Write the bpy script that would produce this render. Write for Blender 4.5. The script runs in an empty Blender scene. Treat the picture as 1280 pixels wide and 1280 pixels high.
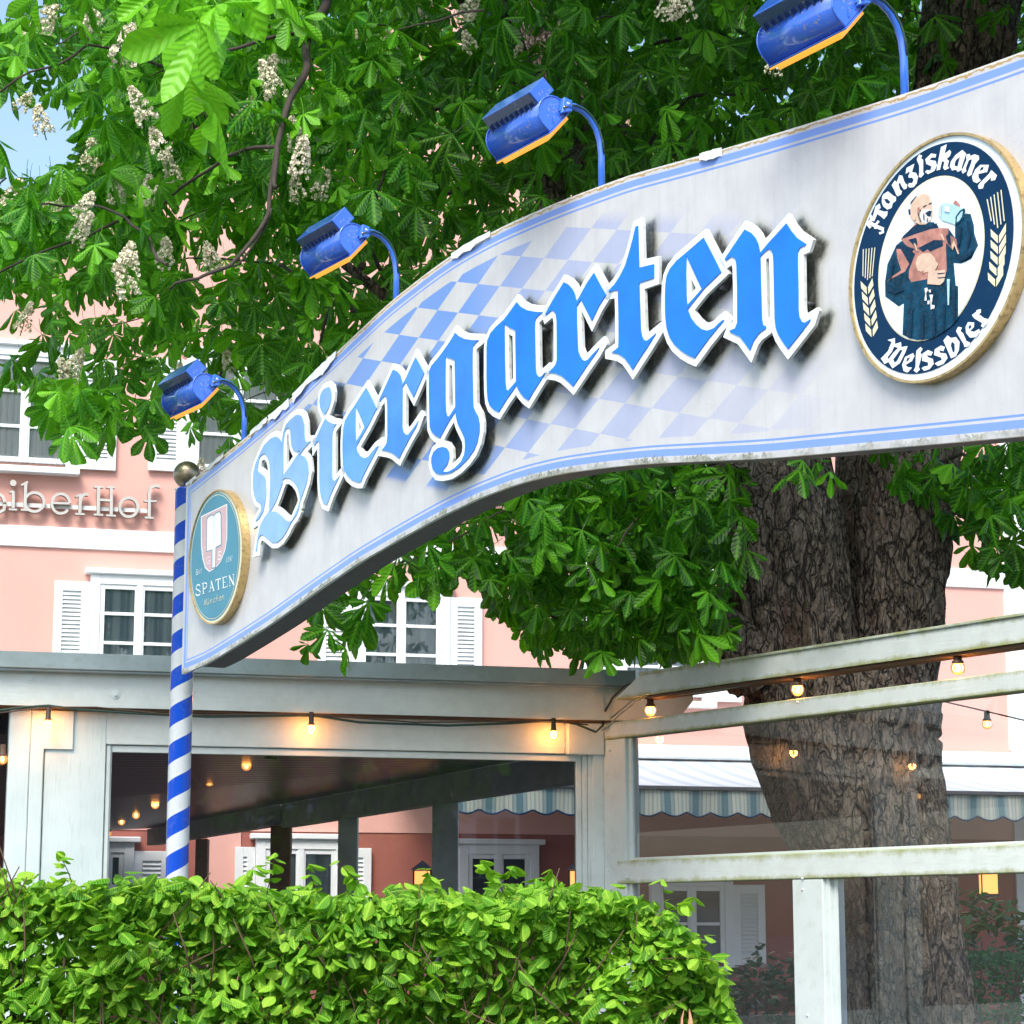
import bpy, bmesh, math, random, json
import numpy as np
from mathutils import Vector, Matrix, noise
from mathutils.geometry import tessellate_polygon
F=2900.0; CX=CY=640.0; HOR=1160.0
TP=(HOR-CY)/F; P=math.atan(TP); CP,SP=math.cos(P),math.sin(P)
CAMZ=1.6
def ray(px,py):
    x=(px-CX)/F; y=(CY-py)/F
    return (x, CP-y*SP, SP+y*CP)
def vdir(xv):
    t=(xv-CX)*CP/F; n=math.hypot(t,1); return (t/n,1/n)
class Plane:
    # vertical plane, s along d (unit, xy), z world; off>0 towards camera
    def __init__(s,px,Y,d):
        r=ray(px,HOR); k=Y/r[1]; s.p=(r[0]*k,Y); s.d=d
        n=(d[1],-d[0])
        if n[0]*(-s.p[0])+n[1]*(-s.p[1])<0: n=(-n[0],-n[1])
        s.n=n
    def sz(s,px,py,off=0):
        r=ray(px,py); p0=(s.p[0]+s.n[0]*off,s.p[1]+s.n[1]*off)
        k=(p0[0]*s.n[0]+p0[1]*s.n[1])/(r[0]*s.n[0]+r[1]*s.n[1])
        x,y,z=r[0]*k,r[1]*k,r[2]*k+CAMZ
        return ((x-p0[0])*s.d[0]+(y-p0[1])*s.d[1], z)
    def w(s,S,z,off=0):
        return (s.p[0]+s.d[0]*S+s.n[0]*off, s.p[1]+s.d[1]*S+s.n[1]*off, z)
    def px(s,S,z,off=0):
        x,y,zz=s.w(S,z,off); zz-=CAMZ
        a=y*CP+zz*SP; b=-y*SP+zz*CP
        return (CX+F*x/a, CY-F*b/a)
vs=vdir(-1150); SIGN=Plane(228,11.0,(-vs[0],-vs[1]))   # s to the right / nearer
vw=vdir(11000); WALL=Plane(745,14.0,vw)
vf=vdir(-1246); FENCE=Plane(757,14.0,(-vf[0],-vf[1]))
FAC=Plane(640,25.0,vw)
random.seed(7); RNG=np.random.default_rng(7)
SC=bpy.context.scene; COL=SC.collection
# ------------------------------------------------------------------ materials
class NT:
    def __init__(s,name):
        s.m=bpy.data.materials.new(name); s.m.use_nodes=True; s.t=s.m.node_tree; s.t.nodes.clear()
        s.out=s.n('ShaderNodeOutputMaterial')
    def n(s,ty,**k):
        nd=s.t.nodes.new(ty)
        for a,b in k.items(): setattr(nd,a,b)
        return nd
    def l(s,a,b): s.t.links.new(a,b)
    def put(s,sock,v):
        if isinstance(v,bpy.types.NodeSocket): s.l(v,sock)
        elif isinstance(v,(tuple,list)): sock.default_value=tuple(v)+((1,) if len(v)==3 and len(sock.default_value)==4 else ())
        else: sock.default_value=v
    def math(s,op,a,b=0.0,c=None,clamp=False):
        nd=s.n('ShaderNodeMath',operation=op,use_clamp=clamp); s.put(nd.inputs[0],a); s.put(nd.inputs[1],b)
        if c is not None: s.put(nd.inputs[2],c)
        return nd.outputs[0]
    def mix(s,f,a,b,mode='MIX'):
        nd=s.n('ShaderNodeMix',data_type='RGBA',blend_type=mode); s.put(nd.inputs[0],f); s.put(nd.inputs[6],a); s.put(nd.inputs[7],b)
        return nd.outputs[2]
    def ramp(s,v,lo,hi,a=0.0,b=1.0):
        nd=s.n('ShaderNodeMapRange',clamp=True); s.put(nd.inputs[0],v); s.put(nd.inputs[1],lo); s.put(nd.inputs[2],hi); s.put(nd.inputs[3],a); s.put(nd.inputs[4],b)
        return nd.outputs[0]
    def coord(s,kind='Object',scale=(1,1,1)):
        tc=s.n('ShaderNodeTexCoord'); mp=s.n('ShaderNodeMapping'); mp.inputs['Scale'].default_value=scale
        s.l(tc.outputs[kind],mp.inputs[0]); return mp.outputs[0]
    def noise(s,vec,scale,detail=4,rough=.55):
        nd=s.n('ShaderNodeTexNoise'); nd.inputs['Scale'].default_value=scale; nd.inputs['Detail'].default_value=detail; nd.inputs['Roughness'].default_value=rough
        s.l(vec,nd.inputs['Vector']); return nd.outputs[0]
    def attr(s,name):
        nd=s.n('ShaderNodeAttribute',attribute_name=name); return nd
    def bump(s,h,strength=.3,dist=.01):
        nd=s.n('ShaderNodeBump'); nd.inputs['Strength'].default_value=strength; nd.inputs['Distance'].default_value=dist; s.l(h,nd.inputs['Height']); return nd.outputs[0]
    def bsdf(s,col,rough=.5,metal=0.,normal=None,**k):
        b=s.n('ShaderNodeBsdfPrincipled'); s.put(b.inputs['Base Color'],col); s.put(b.inputs['Roughness'],rough); s.put(b.inputs['Metallic'],metal)
        if normal: s.l(normal,b.inputs['Normal'])
        for a,v in k.items(): s.put(b.inputs[a.replace('_',' ')],v)
        return b.outputs[0]
    def done(s,sh): s.l(sh,s.out.inputs[0]); return s.m
def paint(name,col,rough=.5,var=.08,scale=6,dirt=(.25,.22,.16),dirta=.15,bump=.15,stretch=(1,1,1),metal=0.,spec=.5):
    t=NT(name); v=t.coord('Object',stretch)
    n1=t.noise(v,scale,5); n2=t.noise(v,scale*5,4); 
    c=t.mix(t.ramp(n1,.35,.65),tuple(x*(1-var) for x in col),tuple(min(1,x*(1+var)) for x in col))
    c=t.mix(t.math('MULTIPLY',t.ramp(n2,.52,.75),dirta),c,dirt)
    return t.done(t.bsdf(c,rough,metal,t.bump(n2,bump,.004),Specular_IOR_Level=spec))
M={}
M['white']=paint('white_painted_wood',(.70,.79,.78),.45,.05,3,(.35,.38,.33),.22,.3,(1,1,1))
def woodwhite():
    t=NT('weathered_white_boards'); v=t.coord('Object',(1,1,.12)); g=t.noise(v,60,3); v2=t.coord('Object'); n=t.noise(v2,4,5)
    c=t.mix(t.ramp(n,.35,.7),(.68,.79,.79),(.58,.70,.69)); c=t.mix(t.math('MULTIPLY',t.ramp(g,.6,.8),.35),c,(.38,.42,.38))
    return t.done(t.bsdf(c,.5,0,t.bump(g,.35,.006)))
M['board']=woodwhite()
def beamwhite(algae,base=(.72,.80,.78),st=(.12,.12,1)):
    t=NT('painted_rail_with_algae' if algae else 'painted_beam'); v=t.coord('Object',st); g=t.noise(v,50,3); v2=t.coord('Object'); n=t.noise(v2,9,6,.7); n3=t.noise(v2,60,3,.6)
    c=t.mix(t.ramp(n,.35,.7),base,tuple(x*.88 for x in base)); c=t.mix(t.math('MULTIPLY',t.ramp(g,.62,.8),.25),c,(.4,.43,.38))
    if algae:
        gz=t.n('ShaderNodeSeparateXYZ'); tc=t.n('ShaderNodeTexCoord'); t.l(tc.outputs['Generated'],gz.inputs[0]); z=gz.outputs[2]
        e=t.math('MAXIMUM',t.ramp(z,.30,.0),t.math('MULTIPLY',t.ramp(z,.6,1.0),.85))
        f=t.math('MULTIPLY',t.ramp(t.math('ADD',t.math('MULTIPLY',n,.8),t.math('MULTIPLY',e,.5)),.55,.92),algae)
        f=t.math('ADD',f,t.math('MULTIPLY',t.ramp(n3,.66,.75),.12),clamp=True)
        c=t.mix(f,c,(.32,.36,.10))
    return t.done(t.bsdf(c,.5,0,t.bump(g,.3,.005)))
M['beam']=beamwhite(0); M['rail']=beamwhite(.95)
M['zinc']=paint('grey_sheet_metal',(.36,.44,.45),.4,.1,5,(.2,.22,.2),.3,.1,(1,1,1),.3)
M['pink']=paint('pink_render',(.745,.41,.35),.85,.03,1.5,(.6,.35,.3),.08,.5)
M['pinkshaded']=paint('red_pink_render_shaded',(.36,.12,.09),.85,.08,2,(.35,.12,.1),.2,.5)  # redder render for the ground floor, awning shade darkened into it
M['wallwhite']=paint('white_render',(.82,.86,.87),.8,.02,2,(.6,.6,.58),.06,.3)
M['sash']=paint('white_window_paint',(.80,.84,.85),.4,.02,3,(.5,.5,.5),.05,.05)
M['rooftile']=paint('roof_tiles',(.16,.07,.05),.8,.2,8)
M['concrete']=paint('paving',(.11,.11,.10),.9,.15,2)
M['gold']=paint('gold_band',(.62,.45,.20),.35,.1,12,(.12,.07,.03),.75,.2,(1,1,1),.6)
M['brass']=paint('brass_ball',(.36,.31,.22),.32,.1,6,(.1,.08,.05),.2,.05,(1,1,1),.9)
M['cream']=paint('cream_line',(.75,.72,.50),.4,.02,5,(.4,.35,.2),.1,.02)
M['black']=paint('black_metal',(.02,.02,.022),.45,.1,5)
M['darksteel']=paint('dark_sign_frame',(.06,.065,.075),.5,.2,9,(.2,.17,.12),.3,.2)
M['cable']=paint('dark_green_cable',(.02,.06,.045),.5,.1,20)
M['socket']=paint('bulb_socket_plastic',(.09,.06,.045),.5,.1,20)
M['woodbrown']=paint('brown_wood',(.12,.065,.035),.7,.2,6)
M['woodgrey']=paint('grey_green_post',(.33,.38,.37),.7,.15,6,(.15,.17,.14),.3,.3)
M['ceil']=None
M['ewhite']=paint('enamel_white',(.80,.87,.90),.3,.02,5,(.5,.5,.45),.05,.02)
M['navy']=paint('enamel_navy',(.002,.030,.085),.35,.1,5,(.1,.15,.2),.04,.02,spec=.15)
M['teal']=paint('enamel_teal_blue',(.07,.26,.36),.35,.06,5,(.3,.35,.35),.06,.02,spec=.25)
M['disc']=paint('enamel_pale',(.76,.86,.89),.25,.02,5,(.5,.5,.45),.04,.02)
M['mpink']=paint('print_salmon',(.44,.21,.17),.5,.25,30,spec=.15)
M['mskin']=paint('print_beige',(.68,.49,.36),.35,.1,30)
M['mrobe']=paint('print_robe_blue',(.003,.048,.095),.5,.4,25,spec=.15)
M['mdark']=paint('print_dark',(.004,.03,.07),.5,.1,30,spec=.15)
M['mpale']=paint('print_pale_blue',(.42,.68,.76),.35,.15,30)
M['mgrey']=paint('print_grey_white',(.70,.70,.68),.35,.1,30)
M['shieldpink']=paint('print_dusty_pink',(.58,.40,.41),.35,.05,30)
def simple(name,col,rough=.5,metal=0.,**k):
    t=NT(name); return t.done(t.bsdf(col,rough,metal,None,**k))
def bluegloss(name,col,rough=.22,spots=0.,coat=.6):
    t=NT(name); v=t.coord('Object'); n=t.noise(v,90,3,.6); n2=t.noise(v,7,3)
    c=t.mix(t.ramp(n2,.3,.7),tuple(x*.9 for x in col),tuple(min(1,x*1.12) for x in col))
    if spots:
        f=t.math('MULTIPLY',t.ramp(n,.56,.66),t.ramp(t.noise(v,14,4,.7),.48,.62)); f=t.math('MULTIPLY',f,spots)
        c=t.mix(f,c,(.30,.28,.20))
    return t.done(t.bsdf(c,rough,0,t.bump(n,.05,.002),Coat_Weight=coat,Coat_Roughness=.08))
M['letterblue']=bluegloss('acrylic_blue',(.0,.185,.80),.3,0,.15)
M['letterpale']=paint('letter_off_white',(.52,.51,.48),.5,.05,9,(.4,.3,.2),.2,.05); M['bronze']=paint('letter_bronze_edge',(.22,.15,.10),.5,.1,9)
for nm,c in (('faded_acrylic_b',(.23,.43,.80)),('faded_acrylic_i',(.20,.40,.80)),('faded_acrylic_e',(.11,.33,.82)),('faded_acrylic_r',(.06,.26,.82)),('faded_acrylic_g',(.02,.20,.82))): M[{'b':'B'}.get(nm[-1],nm[-1])+'_blue']=bluegloss(nm,c,.22,0,.3)  # not fading: paler blues paint the sky's gloss reflection into the first letters
M['letterwhite']=paint('acrylic_white',(.82,.90,.92),.35,.02,6,(.45,.4,.2),.06,.02)
M['letterside']=paint('letter_edge',(.55,.60,.60),.5,.1,9,(.1,.1,.05),.4,.1)
M['lampblue']=bluegloss('lamp_blue_paint',(.035,.15,.70),.16,1.0,1.0)
M['armblue']=bluegloss('arm_blue_paint',(.04,.17,.70),.15,0)
M['lampdark']=bluegloss('lamp_louvre_dark',(.02,.05,.16),.5,.9)
def emis(name,col,st,base=None):
    t=NT(name); e=t.n('ShaderNodeEmission'); t.put(e.inputs[0],col); e.inputs[1].default_value=st
    b=t.bsdf(base or col,.3); a=t.n('ShaderNodeAddShader'); t.l(e.outputs[0],a.inputs[0]); t.l(b,a.inputs[1]); return t.done(a.outputs[0])
M['lampglass']=emis('amber_lit_glass',(1,.34,.03),.6,(.6,.25,.05))
def bulbm():
    t=NT('lit_bulb_glass'); e=t.n('ShaderNodeEmission'); t.put(e.inputs[0],(1,.40,.11)); e.inputs[1].default_value=.9
    tr=t.n('ShaderNodeBsdfTransparent'); t.put(tr.inputs[0],(1,.85,.65)); g=t.n('ShaderNodeBsdfGlossy'); g.inputs['Roughness'].default_value=.05
    fr=t.n('ShaderNodeFresnel'); fr.inputs[0].default_value=1.5; m=t.n('ShaderNodeMixShader'); m.inputs[0].default_value=.55; t.l(tr.outputs[0],m.inputs[1]); t.l(e.outputs[0],m.inputs[2])
    m2=t.n('ShaderNodeMixShader'); t.l(fr.outputs[0],m2.inputs[0]); t.l(m.outputs[0],m2.inputs[1]); t.l(g.outputs[0],m2.inputs[2]); return t.done(m2.outputs[0])
M['bulb']=bulbm()
M['bulbhot']=emis('bulb_filament',(1,.62,.22),6,(.8,.5,.3))
M['amber']=emis('lantern_amber',(1,.42,.10),.8,(.6,.3,.1))
def glass(name,dust=.05,tint=(1,1,1),refl=1.7):
    t=NT(name); tr=t.n('ShaderNodeBsdfTransparent'); t.put(tr.inputs[0],tint); gl=t.n('ShaderNodeBsdfGlossy'); gl.inputs['Roughness'].default_value=.012
    fr=t.n('ShaderNodeFresnel'); fr.inputs[0].default_value=1.5
    f=t.math('MULTIPLY',fr.outputs[0],refl,clamp=True)
    m1=t.n('ShaderNodeMixShader'); t.l(f,m1.inputs[0]); t.l(tr.outputs[0],m1.inputs[1]); t.l(gl.outputs[0],m1.inputs[2])
    df=t.n('ShaderNodeBsdfDiffuse'); t.put(df.inputs[0],(.7,.75,.75)); v=t.coord('Object',(1,1,.5)); n=t.noise(v,5,6,.7)
    d=t.ramp(n,.35,.8,dust*.4,dust*1.8)
    m2=t.n('ShaderNodeMixShader'); t.l(d,m2.inputs[0]); t.l(m1.outputs[0],m2.inputs[1]); t.l(df.outputs[0],m2.inputs[2])
    return t.done(m2.outputs[0])
M['glass']=glass('clear_window_glass',.006,refl=1.9)
M['houseglass']=glass('house_window_glass',.01,refl=2.4)
def curtain(nm,ca,cb):
    t=NT(nm); v=t.coord('Object'); s=t.n('ShaderNodeSeparateXYZ'); t.l(v,s.inputs[0])
    w=t.math('SINE',t.math('MULTIPLY',s.outputs[0],38)); w2=t.math('SINE',t.math('MULTIPLY',s.outputs[0],97))
    c=t.mix(t.ramp(w,-.2,1),ca,cb); c=t.mix(t.math('MULTIPLY',t.ramp(w2,.5,1),.3),c,(.5,.56,.58))
    return t.done(t.bsdf(c,.8))
M['curtain']=curtain('pleated_curtain',(.24,.37,.44),(.46,.60,.66)); M['sheencurtain']=curtain('curtain_sky_sheen',(.84,.90,.92),(.93,.95,.95))  # the pale one carries the upper panes' sky reflection in its colour
M['darkroom']=simple('dark_room',(.012,.016,.02),.6)
def slats():
    t=NT('corrugated_roof_sheet'); v=t.coord('Object'); s=t.n('ShaderNodeSeparateXYZ'); t.l(v,s.inputs[0])
    w=t.math('SINE',t.math('MULTIPLY',s.outputs[1],42)); n=t.noise(v,3,4)
    c=t.mix(t.ramp(w,.75,1),(.005,.011,.016),(.38,.42,.44)); c=t.mix(t.math('MULTIPLY',n,.4),c,(.05,.06,.05))
    return t.done(t.bsdf(c,.35,.2))
M['ceil']=slats()
def awn():
    t=NT('striped_awning_cloth'); at=t.attr('su'); u=at.outputs['Fac']
    a=t.math('SINE',t.math('MULTIPLY',u,21.5)); b=t.math('SINE',t.math('MULTIPLY',u,64.5)); c3=t.math('SINE',t.math('MULTIPLY',u,150))
    c=t.mix(t.ramp(a,-.1,.25),(.42,.44,.37),(.09,.17,.19)); c=t.mix(t.math('MULTIPLY',t.ramp(b,.4,.6),.6),c,(.33,.38,.36)); c=t.mix(t.math('MULTIPLY',t.ramp(c3,.3,.6),.35),c,(.05,.13,.2))
    return t.done(t.bsdf(c,.9))
M['awning']=awn()
def awnt():
    t=NT('awning_top_cloth'); at=t.attr('su'); u=at.outputs['Fac']; a=t.math('SINE',t.math('MULTIPLY',u,21.5))
    c=t.mix(t.ramp(a,.2,.5),(.58,.63,.66),(.44,.52,.58)); return t.done(t.bsdf(c,.8))
M['awntop']=awnt()
def stripes():
    t=NT('blue_white_spiral_stripes'); v=t.coord('Object'); s=t.n('ShaderNodeSeparateXYZ'); t.l(v,s.inputs[0])
    an=t.math('ARCTAN2',s.outputs[1],s.outputs[0]); z=s.outputs[2]
    # one stripe pitch = 0.172 m of height, helix
    u=t.math('ADD',t.math('DIVIDE',z,.1785),t.math('MULTIPLY',an,-.5/math.pi)); fr=t.math('FRACT',t.math('ADD',u,10.28))
    m=t.math('GREATER_THAN',fr,.53); n=t.noise(v,30,4)
    c=t.mix(m,(.01,.085,.62),(.70,.77,.80)); c=t.mix(t.math('MULTIPLY',t.ramp(n,.55,.8),.25),c,(.3,.32,.28))
    return t.done(t.bsdf(c,.22,0,None,Coat_Weight=.5,Coat_Roughness=.06))
M['pole']=stripes()
def leafmat(name,dark,mid,light,trans,pleat=11,gloss=.38,vein=.5):
    t=NT(name); r=t.attr('tint').outputs['Fac']; uv=t.n('ShaderNodeUVMap'); s=t.n('ShaderNodeSeparateXYZ'); t.l(uv.outputs[0],s.inputs[0])
    ua=t.math('ABSOLUTE',s.outputs[0]); w=t.math('SINE',t.math('MULTIPLY',t.math('SUBTRACT',s.outputs[1],t.math('MULTIPLY',ua,.42)),pleat*6.2832))
    vl=t.ramp(w,.72,1); mid_l=t.ramp(ua,.07,.02); vv=t.math('MAXIMUM',vl,mid_l)
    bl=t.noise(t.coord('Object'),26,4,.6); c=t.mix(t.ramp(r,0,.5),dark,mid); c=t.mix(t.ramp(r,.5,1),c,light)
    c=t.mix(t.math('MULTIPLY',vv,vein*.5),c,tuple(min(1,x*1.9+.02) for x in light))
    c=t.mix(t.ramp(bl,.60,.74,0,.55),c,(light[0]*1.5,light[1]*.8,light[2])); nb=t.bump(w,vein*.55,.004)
    b=t.bsdf(c,gloss,0,nb,Specular_IOR_Level=.28)
    tl=t.n('ShaderNodeBsdfTranslucent'); t.l(t.mix(.5,c,(light[0]*1.6,light[1]*1.7,light[2]*.6)),tl.inputs[0]); t.l(nb,tl.inputs[1])
    m=t.n('ShaderNodeMixShader'); m.inputs[0].default_value=trans; t.l(b,m.inputs[1]); t.l(tl.outputs[0],m.inputs[2])
    return t.done(m.outputs[0])
M['chestnut']=leafmat('chestnut_leaf',(.002,.022,.003),(.007,.095,.003),(.15,.46,.014),.34,9)
M['hornbeam']=leafmat('hornbeam_leaf',(.012,.085,.006),(.075,.28,.012),(.33,.60,.05),.34,9,.55,.7)
M['shrubleaf']=leafmat('shrub_leaf',(.010,.05,.012),(.02,.09,.02),(.05,.16,.03),.2,5,.3,.3)
M['boxleaf']=leafmat('box_hedge_leaf',(.008,.06,.02),(.012,.10,.025),(.03,.17,.04),.25,3,.5,.2)
M['petal']=paint('blossom_petal',(.80,.76,.58),.7,.1,40,(.6,.45,.25),.3,.1)
M['stem']=paint('hedge_twig',(.10,.06,.035),.8,.2,20)
M['greenstem']=paint('green_petiole',(.12,.2,.04),.6,.1,20)
def bark():
    t=NT('chestnut_bark'); v=t.coord('Object',(1,1,.38)); n0=t.noise(v,3,5,.6)
    vo=t.n('ShaderNodeTexVoronoi',feature='DISTANCE_TO_EDGE'); vo.inputs['Scale'].default_value=11
    ad=t.n('ShaderNodeVectorMath',operation='ADD'); nz=t.n('ShaderNodeTexNoise'); nz.inputs['Scale'].default_value=7; nz.inputs['Detail'].default_value=4; t.l(v,nz.inputs['Vector'])
    sc=t.n('ShaderNodeVectorMath',operation='SCALE'); t.l(nz.outputs[1],sc.inputs[0]); sc.inputs[3].default_value=.22
    t.l(v,ad.inputs[0]); t.l(sc.outputs[0],ad.inputs[1]); t.l(ad.outputs[0],vo.inputs['Vector'])
    v2=t.n('ShaderNodeTexVoronoi',feature='DISTANCE_TO_EDGE'); v2.inputs['Scale'].default_value=27; t.l(ad.outputs[0],v2.inputs['Vector']); crack=t.math('MULTIPLY',t.ramp(vo.outputs[0],.0,.07),t.ramp(v2.outputs[0],.0,.06,.45,1.)); fine=t.noise(v,55,6,.65); mid=t.noise(v,16,6,.65)
    c=t.mix(t.ramp(fine,.3,.7),(.06,.046,.033),(.40,.325,.24)); c=t.mix(t.math('MULTIPLY',t.ramp(n0,.52,.62),.75),c,(.14,.075,.05))
    c=t.mix(t.math('MULTIPLY',t.ramp(mid,.52,.64),.7),c,(.36,.32,.26)); c=t.mix(t.math('MULTIPLY',t.ramp(t.noise(v,6,4),.58,.7),.35),c,(.08,.10,.04))
    c=t.mix(t.ramp(t.noise(v,1.3,3),.45,.65,0,.4),c,(.05,.042,.034)); c=t.mix(crack,(.012,.01,.008),c)
    h=t.math('ADD',t.math('MULTIPLY',crack,.7),t.math('ADD',t.math('MULTIPLY',mid,.8),t.math('MULTIPLY',fine,.35)))
    return t.done(t.bsdf(c,.85,0,t.bump(h,1.0,.045)))
M['bark']=bark()
M['twig']=paint('branch_bark',(.045,.035,.028),.85,.2,20,(.1,.1,.08),.3,.5)
def signface():
    t=NT('sign_face_print'); dt=t.attr('dt').outputs['Fac']; db=t.attr('db').outputs['Fac']; dl=t.attr('dl').outputs['Fac']; gr=t.attr('soot_shade').outputs['Fac']; ls=t.attr('loz').outputs['Fac']
    ed=t.math('MINIMUM',t.math('MINIMUM',dt,db),dl); v=t.coord('Object'); n=t.noise(v,8,6,.6); nf=t.noise(v,70,4,.6)
    vs_=t.coord('Object',(1,1,.08)); streak=t.noise(vs_,45,3)
    base=t.mix(t.ramp(n,.3,.7),(.51,.515,.53),(.59,.605,.60)); base=t.mix(t.math('MULTIPLY',t.ramp(streak,.5,.75),.28),base,(.40,.43,.44))
    uv=t.n('ShaderNodeUVMap'); s=t.n('ShaderNodeSeparateXYZ'); t.l(uv.outputs[0],s.inputs[0])
    par=t.math('FRACT',t.math('MULTIPLY',t.math('ADD',t.math('FLOOR',s.outputs[0]),t.math('FLOOR',s.outputs[1])),.5)); odd=t.math('GREATER_THAN',par,.25)
    inb=t.math('MULTIPLY',t.math('GREATER_THAN',dt,.105),t.math('GREATER_THAN',db,.085))
    f=t.math('MULTIPLY',t.math('MULTIPLY',odd,inb),ls)
    lc=t.mix(t.ramp(ls,.35,.95),(.33,.36,.60),(.15,.29,.66)); c=t.mix(f,base,lc)
    def band(a,b): return t.math('MULTIPLY',t.math('GREATER_THAN',ed,a),t.math('LESS_THAN',ed,b))
    c=t.mix(t.math('MULTIPLY',band(.022,.046),.9),c,(.15,.30,.80)); c=t.mix(t.math('MULTIPLY',band(.054,.0615),.9),c,(.12,.27,.78))
    # peeling paint, lichen and dirt on the rim
    rimn=t.math('ADD',t.math('MULTIPLY',t.noise(v,22,5,.7),.05),-.012)
    top=t.math('LESS_THAN',dt,rimn); c=t.mix(t.math('MULTIPLY',top,.9),c,(.42,.27,.06))
    c=t.mix(t.math('MULTIPLY',t.math('LESS_THAN',dt,t.math('MULTIPLY',rimn,.5)),.8),c,(.72,.76,.76))
    lob=t.math('LESS_THAN',db,t.math('MULTIPLY',t.math('ADD',t.noise(v,35,5,.75),-.33),.10)); lob=t.math('MULTIPLY',lob,t.ramp(t.noise(v,5,3,.6),.42,.58,.1,1)); c=t.mix(t.math('MULTIPLY',lob,.85),c,t.mix(t.ramp(t.noise(v,90,2),.4,.6),(.10,.11,.09),(.34,.34,.22)))
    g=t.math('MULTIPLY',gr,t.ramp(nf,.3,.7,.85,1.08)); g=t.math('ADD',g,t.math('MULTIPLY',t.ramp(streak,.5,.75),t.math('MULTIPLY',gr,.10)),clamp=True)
    c=t.mix(t.ramp(g,.08,.45,0,.35),c,(.27,.30,.17)); c=t.mix(t.ramp(g,.38,1.02,0,.93),c,(.010,.012,.008))  # olive soot, then the letters' shadow painted in near-black
    sp=t.ramp(t.noise(v,130,1),.76,.80); c=t.mix(t.math('MULTIPLY',sp,.7),c,(.12,.15,.2))
    return t.done(t.bsdf(c,.32,0,t.bump(nf,.04,.002),Coat_Weight=.25,Coat_Roughness=.12))
M['sign']=signface()
# ------------------------------------------------------------------ object helpers
def tag(o,label=None,cat=None,group=None,kind=None):
    if label: o['label']=label
    if cat: o['category']=cat
    if group: o['group']=group
    if kind: o['kind']=kind
    return o
def empty(name,loc,label,cat,group=None,rz=0.,kind=None):
    o=bpy.data.objects.new(name,None); COL.objects.link(o); o.location=loc; o.rotation_euler[2]=rz; o.empty_display_size=.1
    return tag(o,label,cat,group,kind)
def origin(o):
    m=Matrix.Identity(4)
    ch=[]
    while o: ch.append(o); o=o.parent
    for q in reversed(ch): m=m@(Matrix.Translation(q.location)@q.rotation_euler.to_matrix().to_4x4())
    return m
def link(name,me,parent=None,world=True):
    """link a mesh; its vertices are in world space (world=True) and are moved into the parent's space"""
    o=bpy.data.objects.new(name,me); COL.objects.link(o)
    if parent:
        o.parent=parent
        if world: me.transform(origin(parent).inverted())
    return o
def bm_obj(name,bm,mats,parent=None,world=True,smooth=False):
    me=bpy.data.meshes.new(name); bm.to_mesh(me); bm.free()
    for m in (mats if isinstance(mats,(list,tuple)) else [mats]): me.materials.append(m)
    if smooth: me.polygons.foreach_set('use_smooth',[True]*len(me.polygons))
    return link(name,me,parent,world)
def top(name,bm,mats,loc,label,cat,kind=None,group=None,smooth=False):
    me=bpy.data.meshes.new(name); bm.to_mesh(me); bm.free()
    for m in (mats if isinstance(mats,(list,tuple)) else [mats]): me.materials.append(m)
    if smooth: me.polygons.foreach_set('use_smooth',[True]*len(me.polygons))
    me.transform(Matrix.Translation(-Vector(loc))); o=bpy.data.objects.new(name,me); COL.objects.link(o); o.location=loc
    return tag(o,label,cat,group,kind)
def hexa(bm,pts,bevel=0.,mi=0):
    vs=[bm.verts.new(p) for p in pts]; fs=[]
    for f in ((0,1,2,3),(7,6,5,4),(0,4,5,1),(1,5,6,2),(2,6,7,3),(3,7,4,0)): 
        q=bm.faces.new([vs[i] for i in f]); q.material_index=mi; fs.append(q)
    bmesh.ops.recalc_face_normals(bm,faces=fs)
    if bevel: bmesh.ops.bevel(bm,geom=list({e for f in fs for e in f.edges}),offset=bevel,segments=1,affect='EDGES')
def box(bm,pl,s0,s1,z0,z1,o0,o1,bevel=0.,mi=0):
    hexa(bm,[pl.w(s0,z0,o0),pl.w(s1,z0,o0),pl.w(s1,z1,o0),pl.w(s0,z1,o0),pl.w(s0,z0,o1),pl.w(s1,z0,o1),pl.w(s1,z1,o1),pl.w(s0,z1,o1)],bevel,mi)
def pbox(bm,pl,x0,y0,x1,y1,o0,o1,bevel=0.,mi=0):
    """box whose front face (offset o1) covers pixel rect"""
    xm,ym=(x0+x1)/2,(y0+y1)/2
    s0=pl.sz(x0,ym,o1)[0]; s1=pl.sz(x1,ym,o1)[0]; zt=pl.sz(xm,y0,o1)[1]; zb=pl.sz(xm,y1,o1)[1]
    box(bm,pl,s0,s1,zb,zt,o0,o1,bevel,mi)
def prism(bm,pl,outer,holes,o0,o1,mi=0,mside=None,lift=0.):
    loops=[[Vector((a,b,0)) for a,b in p] for p in [outer]+list(holes)]
    flat=[p for l in loops for p in l]
    tris=tessellate_polygon(loops)
    fr=[bm.verts.new(pl.w(p.x,p.y,o1)) for p in flat]
    n=Vector((pl.n[0],pl.n[1],0))
    for t in tris:
        try: f=bm.faces.new([fr[i] for i in t])
        except ValueError: continue
        f.normal_update()
        if f.normal.dot(n)<0: f.normal_flip()
        f.material_index=mi
    if o0 is not None:
        bk=[bm.verts.new(pl.w(p.x,p.y,o0)) for p in flat]; k=0
        for l in loops:
            m=len(l)
            for i in range(m):
                a,b=k+i,k+(i+1)%m
                try: f=bm.faces.new([fr[a],fr[b],bk[b],bk[a]]); f.material_index=mi if mside is None else mside
                except ValueError: pass
            k+=m
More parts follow.
